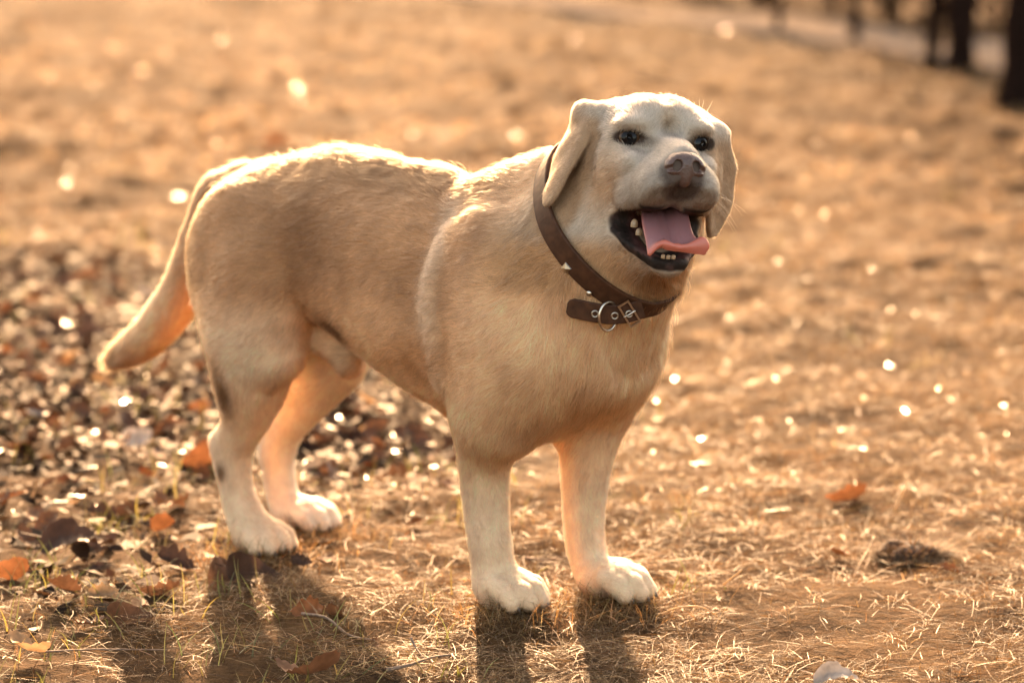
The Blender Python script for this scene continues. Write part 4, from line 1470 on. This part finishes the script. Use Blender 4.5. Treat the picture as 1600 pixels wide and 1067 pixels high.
# ---- tongue: rows from the throat out over the lower teeth
tm, nt, b, _ = new_mat('tongue')
b.inputs['Roughness'].default_value = .30
b.inputs['Subsurface Weight'].default_value = .35
b.inputs['Subsurface Radius'].default_value = (.012, .004, .003)
b.inputs['Subsurface Scale'].default_value = .5
at = nt.nodes.new('ShaderNodeAttribute'); at.attribute_name = 'coat'
nt.links.new(at.outputs['Color'], b.inputs['Base Color'])
nz = nt.nodes.new('ShaderNodeTexNoise'); nz.inputs['Scale'].default_value = 500
bp = nt.nodes.new('ShaderNodeBump'); bp.inputs['Strength'].default_value = .25; bp.inputs['Distance'].default_value = .001
nt.links.new(nz.outputs['Fac'], bp.inputs['Height']); nt.links.new(bp.outputs['Normal'], b.inputs['Normal'])
TR = [([(1004, 322), (1020, 326), (1040, 324), (1058, 322), (1070, 326)], 4.200),
      ([(1002, 336), (1020, 340), (1042, 340), (1062, 338), (1076, 340)], 4.168),
      ([(1004, 358), (1024, 360), (1046, 364), (1066, 362), (1082, 360)], 4.140),
      ([(1009, 381), (1028, 374), (1050, 378), (1070, 382), (1090, 374)], 4.122),
      ([(1012, 394), (1030, 379), (1052, 380), (1072, 386), (1102, 374)], 4.112),
      ([(1013, 397), (1031, 383), (1052, 385), (1072, 389), (1109, 384)], 4.111),
      ([(1015, 396), (1032, 388), (1052, 391), (1071, 392), (1102, 396)], 4.116)]
G = np.array([[todog(CAM + ray(u, v) * d) for u, v in row] for row, d in TR])
G1 = np.stack([spline(G[:, j], 36) for j in range(5)], 1)
G2 = np.stack([spline(G1[i], 28) for i in range(36)])
nr, ncl = G2.shape[:2]
tv = G2.reshape(-1, 3)
tf = np.array([(i * ncl + j, i * ncl + j + 1, (i + 1) * ncl + j + 1, (i + 1) * ncl + j) for i in range(nr - 1) for j in range(ncl - 1)])
cc_ = np.tile(np.linspace(-1, 1, ncl), nr); rr3 = np.repeat(np.linspace(0, 1, nr), ncl)
tv = tv - HR[2][None] * (.0035 * np.exp(-(cc_ / .16) ** 2) * sstep(.85, .6, rr3))[:, None] + HR[2][None] * (.002 * np.sin(rr3 * 9 + cc_ * 2) * (np.abs(cc_) > .4))[:, None]
to_ = mesh_obj('tongue', tv, tf, tm, dog)
tt = np.repeat(np.linspace(0, 1, nr), ncl)
edge = np.tile(np.abs(np.linspace(-1, 1, ncl)), nr)
tcol = np.tile(np.array([.27, .125, .125]), (len(tv), 1))
tcol = mixc(tcol, np.array([.50, .145, .095]), sstep(.56, .70, tt) + .5 * sstep(.85, 1, edge))  # redder rim paints in sunlight coming through the tongue's edge
tcol = mixc(tcol, np.array([.16, .07, .075]), sstep(.4, .0, tt))
set_color(to_.data, 'coat', tcol)
md = to_.modifiers.new('thick', 'SOLIDIFY'); md.thickness = .0055; md.offset = 0
md2 = to_.modifiers.new('round', 'SUBSURF'); md2.levels = 1; md2.render_levels = 1

# ---- teeth
ivory = plain_mat('ivory', (.34, .225, .125), .3, var=.12, scale=200)


def tooth(p, up, h, r, flat=1.0):
    up = up / np.linalg.norm(up)
    side = np.cross(up, HR[0]); side /= np.linalg.norm(side); fr = np.cross(side, up)
    prof = [(-.35, .95), (0, 1), (.35, .98), (.65, .86), (.88, .6), (1, .25)]
    n = 10; v = []; f = []
    for q, k in prof:
        for i in range(n):
            a = 2 * math.pi * i / n
            v.append(p + up * h * q + (side * math.cos(a) * flat + fr * math.sin(a)) * r * k)
    for j in range(len(prof) - 1):
        for i in range(n):
            f.append((j * n + i, j * n + (i + 1) % n, (j + 1) * n + (i + 1) % n, (j + 1) * n + i))
    f.append(tuple(range((len(prof) - 1) * n, len(prof) * n)))
    return mesh_obj('tooth', v, f, ivory, dog)


upv = HR[2]
for u, v_, dp, h_, r_ in ((991, 352, 4.170, .008, .0050), (998, 365, 4.164, .007, .0045)):
    tooth(todog(CAM + ray(u, v_) * dp), upv + .1 * HR[0], h_, r_)
for u, v_ in ((1036, 402), (1044, 403), (1052, 403)):
    tooth(todog(CAM + ray(u, v_) * 4.126), upv + .3 * HR[0], .0040, .0030)

# ---- claws
claw_m = plain_mat('claw', (.09, .055, .035), .35, var=.3, scale=120)
for a, b_ in CLAWS:
    n = 8; v = []; f = []
    ax_ = b_ - a; s1 = np.cross(ax_, [0, 0, 1]); s1 /= np.linalg.norm(s1); s2 = np.cross(s1, ax_); s2 /= np.linalg.norm(s2)
    for q, k, dz in ((-.5, 1.0, 0), (0, 1, .0012), (.5, .75, .001), (1, .2, 0)):
        for i in range(n):
            g_ = 2 * math.pi * i / n
            v.append(a + ax_ * q + (s1 * math.cos(g_) * .0032 + s2 * math.sin(g_) * .0042) * k + np.array([0, 0, dz]))
    for j in range(3):
        for i in range(n):
            f.append((j * n + i, j * n + (i + 1) % n, (j + 1) * n + (i + 1) % n, (j + 1) * n + i))
    f.append(tuple(range(3 * n, 4 * n)))
    mesh_obj('claw', v, f, claw_m, dog)

# ---- whiskers and the long hairs of brow and chin
def hair_strands(name, S, r, colr):
    cw = bpy.data.hair_curves.new(name)
    cw.add_curves([5] * len(S))
    A = np.array(S, np.float32)
    cw.attributes['position'].data.foreach_set('vector', A.ravel())
    q = cw.attributes.get('radius') or cw.attributes.new('radius', 'FLOAT', 'POINT')
    q.data.foreach_set('value', np.tile(np.array([1, .9, .75, .5, .2], np.float32) * r, (len(S), 1)).ravel())
    k = cw.attributes.new('coat', 'FLOAT_COLOR', 'CURVE')
    k.data.foreach_set('color', np.tile(np.array([*colr, 1], np.float32), len(S)))
    q2 = cw.attributes.new('skin_normal', 'FLOAT_VECTOR', 'CURVE')
    q2.data.foreach_set('vector', np.tile(np.array([0, 0, 1], np.float32), len(S)))
    cw.materials.append(fur_m)
    o = bpy.data.objects.new(name, cw); col.objects.link(o); o.parent = dog
    return o


WS = []
for sd in (-1, 1):
    for i in range(8):
        x = RNG.uniform(.03, .068); z = RNG.uniform(-.072, -.046)
        p0 = Hd(x, sd * .040, z)
        d = HR[1] * sd * 1.0 + HR[0] * RNG.uniform(-.5, .3) + HR[2] * RNG.uniform(-.7, .1)
        d /= np.linalg.norm(d); Lw = RNG.uniform(.03, .065)
        WS.append([p0 + d * Lw * t + np.array([0, 0, -1]) * Lw * .35 * t * t for t in np.linspace(0, 1, 5)])
    for i in range(3):
        p0 = Hd(-.006, sd * RNG.uniform(.026, .042), .024)
        d = HR[2] + HR[0] * .5 + HR[1] * sd * RNG.uniform(-.2, .5)
        WS.append([p0 + d * .028 * t - HR[0] * .010 * t * t for t in np.linspace(0, 1, 5)])
hair_strands('whiskers', WS, .00014, (.55, .42, .3))

# ------------------------------------------------------------------ collar
leather = plain_mat('collar_leather', (.058, .023, .010), .62, var=.35, scale=90, bump=.35, spec=.2)
steel = plain_mat('nickel', (.55, .50, .42), .28, metal=1.0, var=.15, scale=300)
collar = bpy.data.objects.new('dog_collar', None)
col.objects.link(collar)
collar.location = dog.location; collar.rotation_euler = dog.rotation_euler
tag(collar, 'dark brown leather collar with metal ring and buckle round the dog\'s neck', 'collar')
DW = bpy.context.view_layer


def strap(name, path, width, th, mat, parent, tip=False):
    """path: list of (centre, across, out)"""
    v = []; f = []
    prof = [(-1, 0), (-1, 1), (-.9, 1.25), (.9, 1.25), (1, 1), (1, 0)]
    n = len(prof)
    for i, (c, ac, ou, k) in enumerate(path):
        for a, o in prof:
            v.append(c + ac * width * .5 * a * k + ou * th * o)
    for i in range(len(path) - 1):
        for j in range(n):
            a = i * n + j; b2 = i * n + (j + 1) % n
            f.append((a, b2, b2 + n, a + n))
    if tip is not None:
        f.append(tuple(range(n))); f.append(tuple(range((len(path) - 1) * n, len(path) * n))[::-1])
    else:
        m = (len(path) - 1) * n
    return mesh_obj(name, v, f, mat, parent, smooth=False)


def frame_at(phi, off=0.0):
    c = collar_pt(phi, 0, off)
    t = collar_pt(phi + .02, 0, off) - collar_pt(phi - .02, 0, off); t /= np.linalg.norm(t)
    o = np.cross(t, CN)
    if o @ (c - CC) < 0: o = -o
    return c, t, o


path = []
for p_ in np.linspace(0, 2 * math.pi, 121):
    c, t, o = frame_at(p_)
    path.append((c, CN, o, 1.0))
strap('strap', path, .033, .0035, leather, collar, tip=True)


def find_phi(u, v_):
    best = None
    for p_ in np.linspace(-2.2, 2.2, 441):
        for w in np.linspace(-.016, .016, 9):
            q = ORG + collar_pt(p_, w)[0] * Fd + collar_pt(p_, w)[1] * Ld + np.array([0, 0, collar_pt(p_, w)[2]])
            d = q - CAM; zz = d @ FW
            e = (800 + F_PX * (d @ RT) / zz - u) ** 2 + (533.5 - F_PX * (d @ UPV) / zz - v_) ** 2
            o = frame_at(p_)[2]
            if o @ todog(ORG + np.array([0, -1., 0])) < -.1: continue
            if best is None or e < best[0]: best = (e, p_, w)
    return best


toCam = todog(ORG + np.array([0, -1.0, .12])); toCam /= np.linalg.norm(toCam)
lead_px = [(886, 479), (905, 483), (930, 488), (957, 491), (982, 488), (1004, 481)]
LP_ = np.array([surf_hit(u, v_, .012) for u, v_ in lead_px])
dpt = np.array([(p @ toCam) for p in LP_])
fit = np.polyfit(np.arange(6), dpt, 2)
LP_ = LP_ + toCam[None] * (np.polyval(fit, np.arange(6)) - dpt + .002)[:, None]
LS = spline(LP_, 41)
LT = np.gradient(LS, axis=0); LT /= np.linalg.norm(LT, axis=1)[:, None]
UPd = np.array([0, 0, 1.0])
lead = []
for i in range(41):
    ac = UPd + .25 * CN; ac -= LT[i] * (ac @ LT[i]); ac /= np.linalg.norm(ac)
    ou = np.cross(LT[i], ac)
    if ou @ toCam < 0: ou = -ou
    tip = min(1.0, .50 + .50 * math.sqrt(min(1, i / 4.0)))
    lead.append((LS[i], ac, ou, tip))
strap('strap_end', lead, .026, .0032, leather, collar, tip=True)


def torus(name, c, a1, a2, r1, r2, rt, mat, parent, n=36, m=8, half=None):
    v = []; f = []
    nn = np.cross(a1, a2)
    for i in range(n):
        g_ = 2 * math.pi * i / n
        d = a1 * math.cos(g_) * r1 + a2 * math.sin(g_) * r2
        o = d / np.linalg.norm(d)
        for j in range(m):
            h_ = 2 * math.pi * j / m
            v.append(c + d + (o * math.cos(h_) + nn * math.sin(h_)) * rt)
    for i in range(n):
        for j in range(m):
            f.append((i * m + j, ((i + 1) % n) * m + j, ((i + 1) % n) * m + (j + 1) % m, i * m + (j + 1) % m))
    return mesh_obj(name, v, f, mat, parent)


def lead_at(u):
    k = int(np.argmin([abs(px_of(p)[0] - u) for p in LS]))
    return lead[k]


def px_of(q):
    w = ORG + q[0] * Fd + q[1] * Ld + np.array([0, 0, q[2]])
    d = w - CAM; zz = d @ FW
    return 800 + F_PX * (d @ RT) / zz, 533.5 - F_PX * (d @ UPV) / zz


for u in (931, 961, 982):
    c, ac, ou, _ = lead_at(u)
    t_ = np.cross(ac, ou)
    torus('eyelet', c + ou * .0042 - ac * .001, ac, t_, .0042, .0042, .0012, steel, collar, 20, 6)
c, ac, ou, _ = lead_at(950)
t_ = np.cross(ou, ac)
ra1 = ac + .10 * t_; ra1 /= np.linalg.norm(ra1)
ra2 = t_ * .78 + ou * .62; ra2 -= ra1 * (ra1 @ ra2); ra2 /= np.linalg.norm(ra2)
torus('ring', c + ou * .004 - ac * .002, ra1, ra2, .0195, .0155, .0018, steel, collar)
# buckle: a rectangular frame across the strap with its prong
c, ac, ou, _ = lead_at(982)
t_ = np.cross(ou, ac); a1 = ac + .35 * t_; a1 /= np.linalg.norm(a1); a2 = np.cross(ou, a1)
cb_ = c + ou * .006
v = []; f = []
for q in ((-1, -1), (1, -1), (1, 1), (-1, 1)):
    for (k1, k2) in ((0, 0), (-.0026, 0), (-.0026, .0026), (0, .0026)):
        v.append(cb_ + a1 * q[0] * (.0175 + k1) + a2 * q[1] * (.0085 + k1) + ou * k2)
for i in range(4):
    for j in range(4):
        f.append((i * 4 + j, ((i + 1) % 4) * 4 + j, ((i + 1) % 4) * 4 + (j + 1) % 4, i * 4 + (j + 1) % 4))
bk = mesh_obj('buckle', v, f, steel, collar, smooth=False)
tube('prong', [cb_ - a2 * .009 + ou * .002, cb_ + ou * .0035, cb_ + a2 * .009 + ou * .002], .0014, .0010, steel, 6, bk, 8)
# square stud and round rivet on the strap
for (u, v_), shape in (((888, 417), 4), ((918, 462), 12)):
    _, p_, w_ = find_phi(u, v_)
    c, t, o = frame_at(p_)
    c = c + CN * w_ + o * .0044
    r_ = .0085 if shape == 4 else .0040
    v = []; f = []
    for k, hgt in ((1.0, 0), (.92, .0012), (.0, .0036 if shape == 4 else .0022)):
        for j in range(shape):
            g_ = 2 * math.pi * (j + .5) / shape
            v.append(c + (t * math.cos(g_) + CN * math.sin(g_)) * r_ * k + o * hgt)
    for i in range(2):
        for j in range(shape):
            f.append((i * shape + j, i * shape + (j + 1) % shape, (i + 1) * shape + (j + 1) % shape, (i + 1) * shape + j))
    mesh_obj('stud' if shape == 4 else 'rivet', v, f, steel, collar, smooth=(shape != 4))
